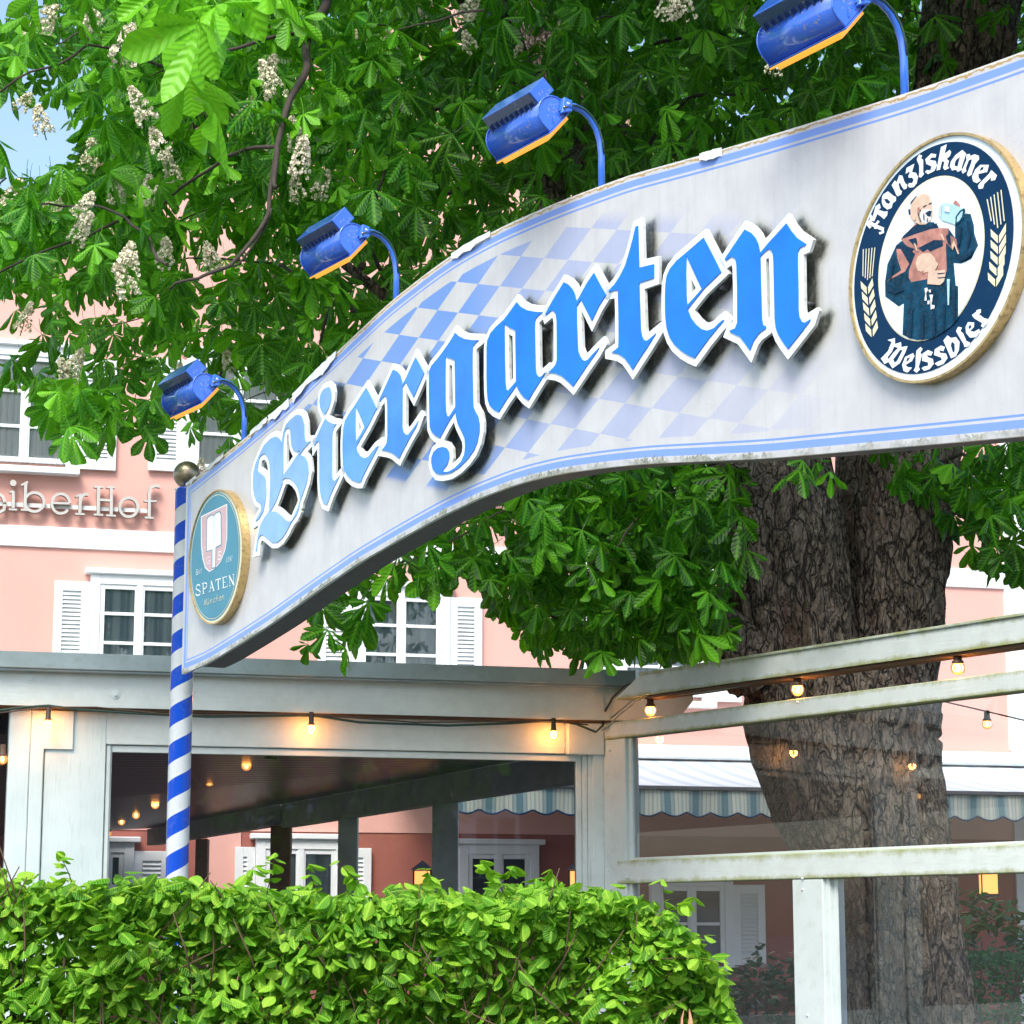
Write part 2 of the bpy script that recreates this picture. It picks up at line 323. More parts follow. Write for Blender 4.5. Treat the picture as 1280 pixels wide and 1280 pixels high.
def tube(bm,pts,r,seg=8,mi=0,cap=True):
    pts=[Vector(p) for p in pts]; rs=r if isinstance(r,(list,tuple)) else [r]*len(pts)
    rings=[]; up=None
    for i,p in enumerate(pts):
        d=(pts[min(i+1,len(pts)-1)]-pts[max(i-1,0)]).normalized()
        if up is None: up=Vector((0,0,1)) if abs(d.z)<.9 else Vector((1,0,0))
        a=(up-d*up.dot(d)).normalized(); up=a; b=d.cross(a)
        rings.append([bm.verts.new(p+(a*math.cos(2*math.pi*k/seg)+b*math.sin(2*math.pi*k/seg))*rs[i]) for k in range(seg)])
    for i in range(len(rings)-1):
        for k in range(seg):
            f=bm.faces.new([rings[i][k],rings[i][(k+1)%seg],rings[i+1][(k+1)%seg],rings[i+1][k]]); f.material_index=mi; f.smooth=True
    if cap:
        for rg in (rings[0][::-1],rings[-1]):
            f=bm.faces.new(rg); f.material_index=mi
def ball(bm,c,r,u=16,v=10,mi=0,sz=1.):
    m=bmesh.ops.create_uvsphere(bm,u_segments=u,v_segments=v,radius=r,matrix=Matrix.Translation(c)@Matrix.Diagonal((1,1,sz,1)))
    for vv in m['verts']:
        for f in vv.link_faces: f.smooth=True; f.material_index=mi
def stroke(pts,w,closed=False):
    """outline(s) of a polyline drawn with width w, in plane coordinates"""
    P=[Vector(p) for p in pts]; n=len(P); L=[];R=[]
    for i in range(n):
        a=P[(i-1)%n] if closed or i>0 else P[i]; b=P[(i+1)%n] if closed or i<n-1 else P[i]
        d=(b-a).normalized(); q=Vector((-d.y,d.x)); ww=(w[i] if isinstance(w,(list,tuple)) else w)/2
        L.append(tuple(P[i]+q*ww)); R.append(tuple(P[i]-q*ww))
    if closed: return L,[R]
    return L+R[::-1],[]
def ell(cx,cy,rx,ry,n=40,a0=0,a1=360):
    return [(cx+rx*math.cos(math.radians(a0+(a1-a0)*i/(n if a1-a0==360 else n-1))),cy-ry*math.sin(math.radians(a0+(a1-a0)*i/(n if a1-a0==360 else n-1)))) for i in range(n)]
EXPO=1.1
LETTERS=json.loads('''{"B":{"blue":[[[1.0187,3.7533],[0.9692,3.7531],[0.9033,3.7357],[0.8545,3.7003],[0.8139,3.6631],[0.7942,3.6296],[0.7917,3.5932],[0.7934,3.5561],[0.8078,3.5207],[0.8302,3.4934],[0.8731,3.4738],[0.8865,3.4535],[0.8749,3.4335],[0.8463,3.416],[0.826,3.399],[0.8636,3.4061],[0.9083,3.4338],[0.927,3.4799],[0.9338,3.5151],[0.9272,3.5708],[0.9182,3.5868],[0.8583,3.617],[0.8364,3.6335],[0.8438,3.658],[0.8552,3.6854],[0.88,3.6958],[0.9135,3.6936],[0.9437,3.67],[0.9617,3.6378],[0.9724,3.5815],[0.9747,3.5267],[0.9704,3.4912],[0.967,3.4555],[0.9667,3.4249],[0.9546,3.4177],[0.918,3.4015],[0.8777,3.3713],[0.8584,3.3342],[0.8435,3.2927],[0.8323,3.2634],[0.8491,3.2629],[0.852,3.2915],[0.8634,3.3171],[0.888,3.3281],[0.9131,3.3244],[0.9555,3.3021],[1.0058,3.277],[1.055,3.27],[1.103,3.281],[1.1501,3.3061],[1.1811,3.3299],[1.2118,3.3554],[1.2576,3.396],[1.3028,3.4452],[1.3401,3.4919],[1.3579,3.5346],[1.3487,3.5784],[1.3204,3.608],[1.2807,3.6227],[1.2649,3.6266],[1.3112,3.6486],[1.3727,3.6676],[1.3259,3.6743],[1.3132,3.7014],[1.3073,3.7557],[1.2864,3.7917],[1.2583,3.8067],[1.2264,3.8121],[1.1709,3.8028],[1.1232,3.7865],[1.1001,3.7583],[1.0891,3.7278],[1.0857,3.7103],[1.0686,3.7315],[1.0436,3.7451]],[[1.1688,3.7529],[1.1758,3.7156],[1.1835,3.682],[1.2043,3.6586],[1.2326,3.6465],[1.2564,3.643],[1.276,3.6449],[1.2334,3.6232],[1.171,3.5911],[1.0999,3.5602],[1.1051,3.5916],[1.1044,3.6493],[1.1024,3.7001],[1.1051,3.7321],[1.1123,3.7561],[1.1279,3.7694],[1.1562,3.7678]],[[1.0965,3.5428],[1.1246,3.5471],[1.165,3.5404],[1.2056,3.5212],[1.2463,3.4897],[1.2713,3.4503],[1.2786,3.4244],[1.2696,3.3906],[1.2431,3.363],[1.2043,3.3459],[1.1725,3.3453],[1.1401,3.3573],[1.0824,3.391],[1.0328,3.4129],[0.9999,3.4172],[0.9752,3.4174],[0.9993,3.4325],[1.0311,3.4527],[1.0625,3.4837],[1.0856,3.5123],[1.1012,3.5276]]],"white":[[[0.8324,3.2379],[0.8717,3.2372],[0.8772,3.2854],[0.8833,3.2979],[0.8917,3.3017],[0.9067,3.299],[0.9992,3.2522],[1.0567,3.2442],[1.1117,3.2568],[1.1642,3.2848],[1.2126,3.3229],[1.2517,3.3389],[1.2523,3.3429],[1.2487,3.3504],[1.2492,3.3544],[1.2617,3.3455],[1.2867,3.3716],[1.2802,3.3829],[1.2825,3.3854],[1.2946,3.3854],[1.3009,3.4054],[1.3217,3.4281],[1.3615,3.4779],[1.3844,3.5329],[1.3722,3.5904],[1.3367,3.6279],[1.3388,3.6304],[1.4117,3.653],[1.4156,3.6554],[1.4173,3.6654],[1.4161,3.6779],[1.4117,3.6877],[1.3434,3.6979],[1.3383,3.7079],[1.3322,3.7629],[1.305,3.8104],[1.3009,3.8129],[1.2667,3.8311],[1.2267,3.8379],[1.1642,3.8275],[1.1092,3.8087],[1.0791,3.7729],[1.0717,3.7588],[1.0542,3.7683],[1.0217,3.7788],[0.9642,3.7782],[0.8917,3.7587],[0.8389,3.7204],[0.7942,3.6795],[0.7695,3.6379],[0.7662,3.5929],[0.7682,3.5504],[0.7855,3.5079],[0.814,3.4729],[0.8563,3.4529],[0.8317,3.4369],[0.7821,3.3954],[0.7855,3.3804],[0.7942,3.3678],[0.8492,3.3774],[0.8511,3.3754],[0.8345,3.3429],[0.7961,3.2404],[0.7992,3.2389]],[[1.1717,3.3728],[1.1513,3.3804],[1.0942,3.4136],[1.0506,3.4329],[1.0499,3.4354],[1.0802,3.4654],[1.1049,3.4954],[1.1292,3.5195],[1.1567,3.5159],[1.1917,3.4995],[1.2267,3.4725],[1.2483,3.4379],[1.2511,3.4279],[1.25,3.4254],[1.2392,3.4137],[1.1942,3.3738],[1.1892,3.3711],[1.1767,3.371]],[[0.9417,3.5971],[0.9342,3.6074],[0.8664,3.6429],[0.8734,3.6629],[0.8767,3.6668],[0.8842,3.6699],[0.9042,3.6685],[0.924,3.6529],[0.9376,3.6279],[0.9428,3.6004]],[[1.1317,3.6018],[1.128,3.6979],[1.1305,3.7279],[1.1362,3.7429],[1.1442,3.7423],[1.152,3.7054],[1.16,3.6704],[1.1886,3.6379],[1.1965,3.6329]]]},"i":{"blue":[[[1.4748,3.7139],[1.4339,3.6794],[1.4079,3.6542],[1.4083,3.6401],[1.4272,3.6508],[1.4461,3.6561],[1.4581,3.6399],[1.4604,3.5697],[1.4633,3.4821],[1.4684,3.4396],[1.4809,3.4064],[1.5046,3.375],[1.5387,3.3627],[1.5711,3.4023],[1.6001,3.4286],[1.629,3.4512],[1.6506,3.4699],[1.6288,3.4599],[1.6067,3.4549],[1.5932,3.4606],[1.5822,3.4796],[1.5801,3.5489],[1.5771,3.6498],[1.5816,3.6732],[1.5923,3.6886],[1.6144,3.6983],[1.5692,3.7102],[1.5311,3.7278],[1.5117,3.7437]],[[1.4811,3.8707],[1.4588,3.854],[1.4519,3.8307],[1.4605,3.8009],[1.4843,3.7717],[1.5074,3.7603],[1.5408,3.7819],[1.5624,3.8126],[1.5653,3.8399],[1.5571,3.8625],[1.5379,3.8752],[1.5076,3.876]]],"white":[[[1.5399,3.3352],[1.5479,3.3336],[1.5904,3.3853],[1.6949,3.4752],[1.6925,3.4852],[1.6873,3.4952],[1.6804,3.5031],[1.6729,3.5082],[1.6204,3.4841],[1.6104,3.4822],[1.6075,3.4877],[1.6026,3.6477],[1.6055,3.6627],[1.6104,3.6687],[1.6582,3.6902],[1.6588,3.7027],[1.6554,3.7136],[1.5779,3.7344],[1.5454,3.7494],[1.5427,3.7527],[1.5581,3.7627],[1.5866,3.8027],[1.5913,3.8427],[1.5787,3.8777],[1.5454,3.9005],[1.5054,3.9015],[1.4704,3.8945],[1.4378,3.8702],[1.4255,3.8302],[1.437,3.7902],[1.4669,3.7527],[1.4753,3.7477],[1.4162,3.6977],[1.3826,3.6652],[1.3821,3.6627],[1.3854,3.6018],[1.3904,3.6006],[1.4304,3.6232],[1.4332,3.6227],[1.4378,3.4802],[1.4438,3.4327],[1.4579,3.3951],[1.4879,3.3547]]]},"e":{"blue":[[[1.884,3.8021],[1.8453,3.7809],[1.7816,3.7456],[1.7314,3.721],[1.6956,3.6969],[1.6817,3.6686],[1.6758,3.6181],[1.6772,3.5664],[1.6823,3.5141],[1.694,3.4882],[1.724,3.4576],[1.7681,3.4317],[1.8116,3.416],[1.8438,3.4107],[1.868,3.4353],[1.9096,3.4685],[1.9646,3.5091],[1.9953,3.537],[1.9711,3.533],[1.9365,3.5174],[1.9087,3.5055],[1.8734,3.5056],[1.8375,3.5213],[1.8119,3.5443],[1.8006,3.565],[1.8076,3.5739],[1.8497,3.6019],[1.9056,3.6388],[1.9779,3.6958],[1.9456,3.734],[1.9095,3.7749]],[[1.7903,3.7439],[1.8333,3.6914],[1.8737,3.638],[1.8352,3.6113],[1.7978,3.5892],[1.7917,3.6311],[1.79,3.6996]]],"white":[[[1.8387,3.3857],[1.8533,3.384],[1.8858,3.4168],[1.9808,3.4893],[2.0395,3.5432],[2.0346,3.5582],[2.0283,3.5671],[2.0258,3.5678],[1.9633,3.5574],[1.9033,3.531],[1.8808,3.5311],[1.8514,3.5432],[1.8346,3.5582],[1.8338,3.5607],[1.9208,3.6183],[2.0128,3.6907],[2.0135,3.6932],[1.9733,3.7408],[1.9283,3.7921],[1.8883,3.8335],[1.7708,3.7688],[1.7183,3.7429],[1.6779,3.7157],[1.6752,3.7132],[1.6569,3.6757],[1.6502,3.6182],[1.6519,3.5632],[1.6573,3.5082],[1.6731,3.4732],[1.7083,3.4374],[1.7558,3.4093],[1.8058,3.3912]],[[1.8183,3.631],[1.8163,3.6657],[1.8183,3.669],[1.8258,3.6591],[1.8366,3.6432]]]},"r":{"blue":[[[2.0492,3.7706],[2.0016,3.7298],[2.0004,3.7182],[2.0258,3.73],[2.0464,3.735],[2.0604,3.7282],[2.0675,3.7135],[2.0716,3.6793],[2.074,3.5627],[2.0677,3.534],[2.0474,3.5211],[2.0235,3.5137],[2.0683,3.5024],[2.1163,3.4857],[2.1505,3.4666],[2.1743,3.4526],[2.2171,3.4876],[2.2695,3.527],[2.315,3.5576],[2.3311,3.5773],[2.2823,3.5507],[2.2495,3.5372],[2.2295,3.5392],[2.2093,3.5544],[2.1988,3.5792],[2.1975,3.655],[2.1973,3.7424],[2.2259,3.7564],[2.2531,3.723],[2.2921,3.6808],[2.3387,3.7253],[2.3773,3.7614],[2.3442,3.7992],[2.3041,3.8421],[2.265,3.8076],[2.2256,3.7713],[2.1978,3.7522],[2.1922,3.7682],[2.1782,3.7942],[2.1508,3.8165],[2.1166,3.8303]]],"white":[[[2.175,3.4226],[2.1779,3.4227],[2.2329,3.4676],[2.2829,3.5053],[2.331,3.5376],[2.3738,3.5901],[2.3638,3.6076],[2.3504,3.6168],[2.2729,3.5747],[2.2454,3.5632],[2.2379,3.5648],[2.2308,3.5701],[2.2242,3.5851],[2.2229,3.718],[2.2904,3.6451],[2.4123,3.7601],[2.3154,3.8673],[2.3054,3.8772],[2.2104,3.792],[2.2079,3.7928],[2.1979,3.811],[2.1652,3.8376],[2.1104,3.8589],[1.9775,3.7426],[1.9718,3.6876],[1.9729,3.6831],[1.9772,3.6801],[2.0329,3.7052],[2.0404,3.7073],[2.0428,3.7051],[2.0462,3.6776],[2.0484,3.5676],[2.045,3.5501],[2.0379,3.5453],[1.9821,3.5276],[1.9789,3.5151],[1.981,3.5001],[1.9829,3.4976],[2.0604,3.4781],[2.1054,3.4625]]]},"g":{"blue":[[[2.5805,3.8457],[2.5367,3.8231],[2.4799,3.7966],[2.4352,3.7802],[2.4161,3.7615],[2.4172,3.6771],[2.4217,3.5796],[2.4255,3.5339],[2.4418,3.5116],[2.4707,3.4919],[2.5057,3.476],[2.5711,3.5258],[2.6285,3.5608],[2.6299,3.54],[2.6456,3.5056],[2.6766,3.4685],[2.6982,3.4395],[2.7026,3.4075],[2.6956,3.3776],[2.6714,3.3538],[2.6225,3.3372],[2.573,3.3315],[2.5324,3.3383],[2.5292,3.3452],[2.5665,3.3625],[2.5799,3.3853],[2.5772,3.4078],[2.5596,3.4267],[2.5282,3.4371],[2.4903,3.439],[2.4556,3.4293],[2.4399,3.4097],[2.4388,3.3907],[2.45,3.3633],[2.4789,3.3394],[2.5294,3.3278],[2.5979,3.3241],[2.6593,3.3341],[2.72,3.3547],[2.768,3.3804],[2.7948,3.4096],[2.8083,3.4442],[2.8093,3.475],[2.8002,3.5045],[2.7792,3.5272],[2.761,3.5525],[2.7574,3.6406],[2.754,3.7039],[2.7537,3.7668],[2.7566,3.7882],[2.7777,3.7978],[2.8017,3.8035],[2.7534,3.8141],[2.6923,3.8323],[2.649,3.853],[2.6209,3.872]],[[2.5465,3.7937],[2.6187,3.764],[2.6224,3.6996],[2.6259,3.577],[2.5771,3.5484],[2.5615,3.553],[2.5519,3.5739],[2.5464,3.6195],[2.5454,3.7155]]],"white":[[[2.5878,3.2991],[2.6011,3.2988],[2.6661,3.3094],[2.7308,3.3316],[2.7823,3.3591],[2.8171,3.3966],[2.8336,3.4391],[2.8347,3.4791],[2.8232,3.5166],[2.7986,3.5438],[2.7861,3.5616],[2.7796,3.7041],[2.7792,3.7641],[2.7811,3.7713],[2.7861,3.7736],[2.841,3.7866],[2.8436,3.7886],[2.8463,3.8041],[2.8435,3.8191],[2.7586,3.8392],[2.7011,3.8563],[2.6611,3.8755],[2.6336,3.8941],[2.6211,3.9026],[2.5686,3.8684],[2.5261,3.8463],[2.4711,3.8207],[2.4211,3.802],[2.3905,3.7716],[2.3918,3.6741],[2.3962,3.5791],[2.401,3.5241],[2.4236,3.4934],[2.4586,3.4694],[2.4757,3.4616],[2.4411,3.4517],[2.415,3.4191],[2.4131,3.3866],[2.4283,3.3491],[2.4686,3.3156],[2.5261,3.3024]],[[2.5961,3.3606],[2.6059,3.3791],[2.6015,3.4191],[2.5736,3.4489],[2.5351,3.4616],[2.5322,3.4641],[2.5847,3.5041],[2.6061,3.5173],[2.6111,3.5196],[2.624,3.4916],[2.6736,3.4296],[2.6767,3.4091],[2.6727,3.3916],[2.6581,3.3766],[2.6161,3.3621]],[[2.5786,3.5789],[2.5766,3.5816],[2.5718,3.6216],[2.5714,3.7516],[2.5736,3.755],[2.5861,3.7498],[2.5936,3.7467],[2.5943,3.7441],[2.5999,3.5941],[2.5986,3.5906]]]},"a":{"blue":[[[3.0366,3.8655],[2.9904,3.8422],[2.9322,3.8276],[2.891,3.8119],[2.8674,3.7891],[2.8616,3.7592],[2.862,3.6504],[2.8652,3.5878],[2.8712,3.5558],[2.886,3.5313],[2.9154,3.5103],[2.9504,3.4944],[3.0081,3.532],[3.0481,3.5544],[3.0782,3.5726],[3.0878,3.5556],[3.1047,3.5371],[3.1328,3.5135],[3.1607,3.4975],[3.2051,3.5291],[3.2437,3.5541],[3.2766,3.5771],[3.2493,3.5693],[3.2328,3.5706],[3.2163,3.5866],[3.2109,3.6086],[3.2083,3.6692],[3.2059,3.76],[3.2071,3.7839],[3.2171,3.7967],[3.2392,3.8036],[3.2585,3.8082],[3.2061,3.8218],[3.1502,3.8408],[3.1051,3.865],[3.0795,3.8878]],[[2.9905,3.8252],[3.0251,3.8036],[3.0709,3.7811],[3.0709,3.7292],[3.0754,3.5868],[3.0195,3.5632],[3.0051,3.5691],[2.9976,3.5981],[2.9935,3.6846]]],"white":[[[2.9493,3.4669],[2.9541,3.4664],[3.0216,3.5103],[3.0691,3.5373],[3.0866,3.5191],[3.1166,3.4938],[3.1616,3.4676],[3.3208,3.5769],[3.3202,3.5869],[3.3166,3.5969],[3.3098,3.6069],[3.3041,3.6112],[3.2466,3.5951],[3.2398,3.5994],[3.2364,3.6119],[3.232,3.7719],[3.2341,3.7753],[3.2466,3.7792],[3.2996,3.7919],[3.3031,3.8069],[3.301,3.8219],[3.2979,3.8244],[3.2766,3.8299],[3.2141,3.8461],[3.1604,3.8644],[3.1191,3.8867],[3.0841,3.9179],[2.9816,3.8664],[2.9241,3.8518],[2.8784,3.8344],[2.8441,3.802],[2.8361,3.7619],[2.8365,3.6494],[2.8399,3.5844],[2.847,3.5469],[2.8691,3.5121],[2.9016,3.4888]],[[3.0266,3.5939],[3.0229,3.6044],[3.0171,3.7744],[3.0191,3.7781],[3.0341,3.7708],[3.0454,3.7644],[3.0493,3.6044]]]},"r2":{"blue":[[[3.3269,3.8343],[3.2804,3.7972],[3.2831,3.7906],[3.3158,3.7995],[3.3321,3.7972],[3.3509,3.781],[3.3535,3.7625],[3.3561,3.756],[3.3572,3.6668],[3.3568,3.6077],[3.3471,3.592],[3.3255,3.5818],[3.3011,3.5735],[3.3469,3.5611],[3.3895,3.542],[3.4317,3.5129],[3.463,3.4891],[3.557,3.548],[3.6188,3.5839],[3.6316,3.594],[3.5932,3.5807],[3.5623,3.5671],[3.5417,3.5657],[3.5263,3.5718],[3.5083,3.5902],[3.4955,3.6133],[3.4931,3.6371],[3.4887,3.7259],[3.4891,3.7771],[3.518,3.7938],[3.5488,3.753],[3.5869,3.7006],[3.6308,3.7427],[3.6768,3.7737],[3.6419,3.8182],[3.6016,3.8716],[3.5549,3.845],[3.513,3.8111],[3.4882,3.7941],[3.4764,3.8257],[3.4608,3.8471],[3.4345,3.8697],[3.4053,3.8857]]],"white":[[[3.4603,3.4591],[3.4629,3.4589],[3.5704,3.5263],[3.6329,3.5626],[3.6758,3.5966],[3.6744,3.6066],[3.6704,3.616],[3.6579,3.6297],[3.5854,3.605],[3.5579,3.593],[3.5479,3.5916],[3.5404,3.5939],[3.5304,3.6041],[3.5203,3.6216],[3.5142,3.7266],[3.5154,3.755],[3.5829,3.6628],[3.6479,3.7234],[3.7117,3.7666],[3.7129,3.7691],[3.6167,3.8941],[3.6079,3.9045],[3.5404,3.8661],[3.5004,3.8344],[3.48,3.8641],[3.4504,3.8897],[3.4054,3.9147],[3.4029,3.9146],[3.3129,3.8556],[3.25,3.8041],[3.2679,3.7607],[3.3204,3.7731],[3.3272,3.7666],[3.3307,3.7491],[3.3307,3.6141],[3.3154,3.6053],[3.2601,3.5866],[3.2577,3.5841],[3.2565,3.5766],[3.2588,3.5591],[3.3379,3.5371],[3.3754,3.5204],[3.4176,3.4916]]]},"t":{"blue":[[[3.8479,3.9363],[3.8278,3.8987],[3.7975,3.8492],[3.7674,3.8223],[3.7323,3.7993],[3.6946,3.7853],[3.6945,3.7796],[3.7519,3.7745],[3.7547,3.6939],[3.7542,3.5944],[3.7514,3.5695],[3.734,3.5647],[3.7091,3.5602],[3.7486,3.5474],[3.7876,3.525],[3.8165,3.4963],[3.8379,3.4722],[3.8843,3.5044],[3.9326,3.5358],[3.9781,3.5688],[3.9425,3.5587],[3.9234,3.5545],[3.9068,3.5609],[3.8951,3.5775],[3.8883,3.6014],[3.8865,3.6354],[3.8832,3.7205],[3.8815,3.7675],[3.97,3.7629],[3.9709,3.8116],[3.8825,3.821],[3.8793,3.9196],[3.8777,3.9713],[3.8631,3.9709]]],"white":[[[3.833,3.4397],[3.8345,3.4388],[3.947,3.5148],[4.0227,3.5697],[4.0188,3.5872],[4.007,3.6027],[3.927,3.5814],[3.9233,3.5822],[3.9181,3.5897],[3.9136,3.6072],[3.9084,3.7397],[3.9945,3.7365],[3.9968,3.8322],[3.9953,3.8347],[3.9075,3.8447],[3.9026,3.9922],[3.902,3.9975],[3.847,3.9959],[3.8245,3.9466],[3.8061,3.9122],[3.777,3.8651],[3.752,3.8427],[3.722,3.823],[3.6693,3.8022],[3.6695,3.7564],[3.7245,3.7513],[3.7272,3.7497],[3.7292,3.6922],[3.7287,3.5972],[3.727,3.5894],[3.6678,3.5772],[3.6645,3.5622],[3.6664,3.5472],[3.737,3.5244],[3.7717,3.5047],[3.797,3.4797]]]},"e2":{"blue":[[[4.2565,3.8302],[4.225,3.8219],[4.1567,3.8038],[4.1014,3.7902],[4.064,3.7718],[4.045,3.7515],[4.0375,3.7256],[4.0343,3.6848],[4.0335,3.6434],[4.0351,3.6072],[4.0413,3.5727],[4.0591,3.5357],[4.0861,3.5052],[4.1266,3.4746],[4.1623,3.4534],[4.1979,3.4364],[4.225,3.4534],[4.2745,3.4829],[4.3277,3.5111],[4.3607,3.5263],[4.3564,3.5299],[4.3324,3.5234],[4.306,3.5133],[4.2708,3.5126],[4.2357,3.5264],[4.205,3.5495],[4.1787,3.5771],[4.1614,3.6097],[4.2568,3.6591],[4.3499,3.6903],[4.3036,3.7611]],[[4.1588,3.795],[4.2003,3.7272],[4.2434,3.6596],[4.2073,3.6438],[4.1595,3.6237],[4.1557,3.656],[4.1552,3.7382]]],"white":[[[4.1963,3.4089],[4.201,3.4082],[4.286,3.4601],[4.3385,3.4879],[4.4047,3.5189],[4.405,3.5214],[4.4027,3.5239],[4.3635,3.5575],[4.326,3.5481],[4.301,3.5387],[4.2735,3.539],[4.2485,3.5488],[4.2235,3.5675],[4.2004,3.5914],[4.1961,3.5989],[4.266,3.6352],[4.3885,3.6764],[4.3322,3.7639],[4.2685,3.858],[4.266,3.859],[4.0935,3.8145],[4.0485,3.7923],[4.022,3.7639],[4.0121,3.7289],[4.0088,3.6839],[4.008,3.6439],[4.0096,3.6064],[4.0173,3.5639],[4.0365,3.5239],[4.0685,3.4866],[4.111,3.4544],[4.151,3.4306]],[[4.1835,3.6615],[4.1811,3.6639],[4.1809,3.7089],[4.1885,3.6983],[4.2055,3.6714]]]},"n":{"blue":[[[4.4206,3.7624],[4.37,3.7285],[4.3768,3.7225],[4.4055,3.7284],[4.4262,3.7173],[4.4329,3.698],[4.4346,3.6067],[4.4316,3.5033],[4.4197,3.4873],[4.3919,3.4861],[4.3892,3.4825],[4.4442,3.4545],[4.4713,3.4255],[4.4956,3.3981],[4.5169,3.427],[4.5448,3.4437],[4.5788,3.4516],[4.579,3.4586],[4.5657,3.4644],[4.5596,3.4829],[4.5583,3.5201],[4.5573,3.6327],[4.557,3.6901],[4.5842,3.7005],[4.6024,3.7037],[4.6157,3.6951],[4.6242,3.6789],[4.6251,3.6443],[4.6249,3.5612],[4.6256,3.4707],[4.6299,3.4415],[4.6425,3.4163],[4.6633,3.3892],[4.6888,3.3608],[4.7595,3.4015],[4.7987,3.4255],[4.8012,3.43],[4.7733,3.4255],[4.7582,3.4322],[4.7463,3.4514],[4.7429,3.4773],[4.7447,3.5308],[4.7451,3.6314],[4.7467,3.6561],[4.7602,3.6683],[4.7863,3.6685],[4.7884,3.672],[4.744,3.7032],[4.7147,3.7349],[4.6936,3.763],[4.6031,3.7242],[4.5573,3.7016],[4.5491,3.7323],[4.5361,3.7557],[4.5137,3.7789],[4.4797,3.7995]]],"white":[[[4.6814,3.3308],[4.685,3.3292],[4.8175,3.4074],[4.8406,3.4483],[4.8393,3.4533],[4.8325,3.4609],[4.7775,3.452],[4.7708,3.4608],[4.7685,3.4783],[4.7712,3.6408],[4.7725,3.6427],[4.8003,3.6433],[4.8217,3.6783],[4.8203,3.6808],[4.7602,3.7233],[4.7348,3.7508],[4.7025,3.7934],[4.575,3.7388],[4.5568,3.7708],[4.53,3.7987],[4.48,3.8291],[4.47,3.8236],[4.4059,3.7833],[4.3289,3.7308],[4.37,3.695],[4.4,3.7012],[4.405,3.6993],[4.4075,3.6933],[4.409,3.6058],[4.4062,3.5133],[4.3775,3.5097],[4.3512,3.4733],[4.4291,3.4333],[4.4975,3.3577],[4.535,3.4081],[4.555,3.4199],[4.6016,3.4308],[4.605,3.4355],[4.6223,3.4008],[4.6435,3.3733]],[[4.5925,3.4805],[4.5868,3.4833],[4.585,3.4883],[4.5828,3.6333],[4.5826,3.6708],[4.5843,3.6733],[4.5912,3.6758],[4.595,3.6765],[4.5984,3.6733],[4.5996,3.6433],[4.6,3.4808],[4.5975,3.4783]]]}}''')
# ------------------------------------------------------------------ camera, light, ground
cam=bpy.data.cameras.new('camera'); co=bpy.data.objects.new('camera',cam); COL.objects.link(co); SC.camera=co
co.location=(0,0,CAMZ); co.rotation_euler=(math.pi/2+P,0,0); cam.sensor_width=36; cam.lens=36*F/1280; cam.clip_start=.1; cam.clip_end=2000
SUN_EL,SUN_AZ=math.radians(50),math.radians(194)   # azimuth from +Y clockwise
w=bpy.data.worlds.new('World'); SC.world=w; w.use_nodes=True; wt=w.node_tree; bg=wt.nodes['Background']
sk=wt.nodes.new('ShaderNodeTexSky'); sk.sky_type='NISHITA'; sk.sun_disc=False; sk.sun_elevation=SUN_EL; sk.sun_rotation=SUN_AZ; sk.dust_density=2.5; sk.air_density=1.0
wt.links.new(sk.outputs[0],bg.inputs[0]); bg.inputs[1].default_value=.15
sl=bpy.data.lights.new('sun','SUN'); sl.energy=1.7; sl.angle=math.radians(24); sl.color=(1,.95,.87); so=bpy.data.objects.new('sun',sl); COL.objects.link(so)
sd=Vector((math.sin(SUN_AZ)*math.cos(SUN_EL),math.cos(SUN_AZ)*math.cos(SUN_EL),math.sin(SUN_EL))); so.rotation_euler=sd.to_track_quat('Z','Y').to_euler(); so.location=(0,-5,20)
SC.view_settings.view_transform='Standard'; SC.view_settings.look='None'; SC.view_settings.exposure=EXPO; SC.view_settings.gamma=1
SC.render.engine='CYCLES'; SC.cycles.max_bounces=8; SC.cycles.transparent_max_bounces=16; SC.cycles.use_denoising=True; SC.cycles.caustics_reflective=False; SC.cycles.caustics_refractive=False
bm=bmesh.new(); vs=[bm.verts.new(p) for p in ((-400,-400,0),(400,-400,0),(400,400,0),(-400,400,0))]; bm.faces.new(vs)
top('ground',bm,M['concrete'],(0,0,0),None,None,'structure')
# ------------------------------------------------------------------ the arched sign
TOPP=[(-0.064,3.72),(0.188,3.764),(0.53,3.82),(0.808,3.874),(1.075,3.923),(1.253,3.978),(1.669,4.077),(1.99,4.151),(2.344,4.205),(2.568,4.228),(2.796,4.236),(2.962,4.236),(3.302,4.225),(3.516,4.212),(3.771,4.195),(4.197,4.142),(4.566,4.1),(5.202,4.035),(5.342,4.024),(5.706,4.0),(6.0,3.99)]
BOTP=[(-0.108,2.794),(0.21,2.817),(0.585,2.876),(0.911,2.931),(1.298,3.01),(1.72,3.09),(2.078,3.14),(2.42,3.183),(2.728,3.21),(3.019,3.219),(3.295,3.208),(3.606,3.178),(3.869,3.147),(4.082,3.115),(4.491,3.055),(5.24,2.965),(5.645,2.917),(6.0,2.88)]
def smooth(P,n=9):
    x=np.linspace(-.085,6.0,240); y=np.interp(x,[p[0] for p in P],[p[1] for p in P]); k=np.ones(n)/n
    yp=np.concatenate([2*y[0]-y[n//2:0:-1],y,2*y[-1]-y[-2:-n//2-1:-1]]); return x,np.convolve(yp,k,'valid')
SX,ZT=smooth(TOPP); _,ZB=smooth(BOTP)
sroot=empty('arched_sign',SIGN.w(0,0,0),'large arched white enamel sign with blue blackletter lettering and two round emblems','sign')
NS,NR=360,110
S=np.linspace(-.085,6.0,NS); zt=np.interp(S,SX,ZT); zb=np.interp(S,SX,ZB)
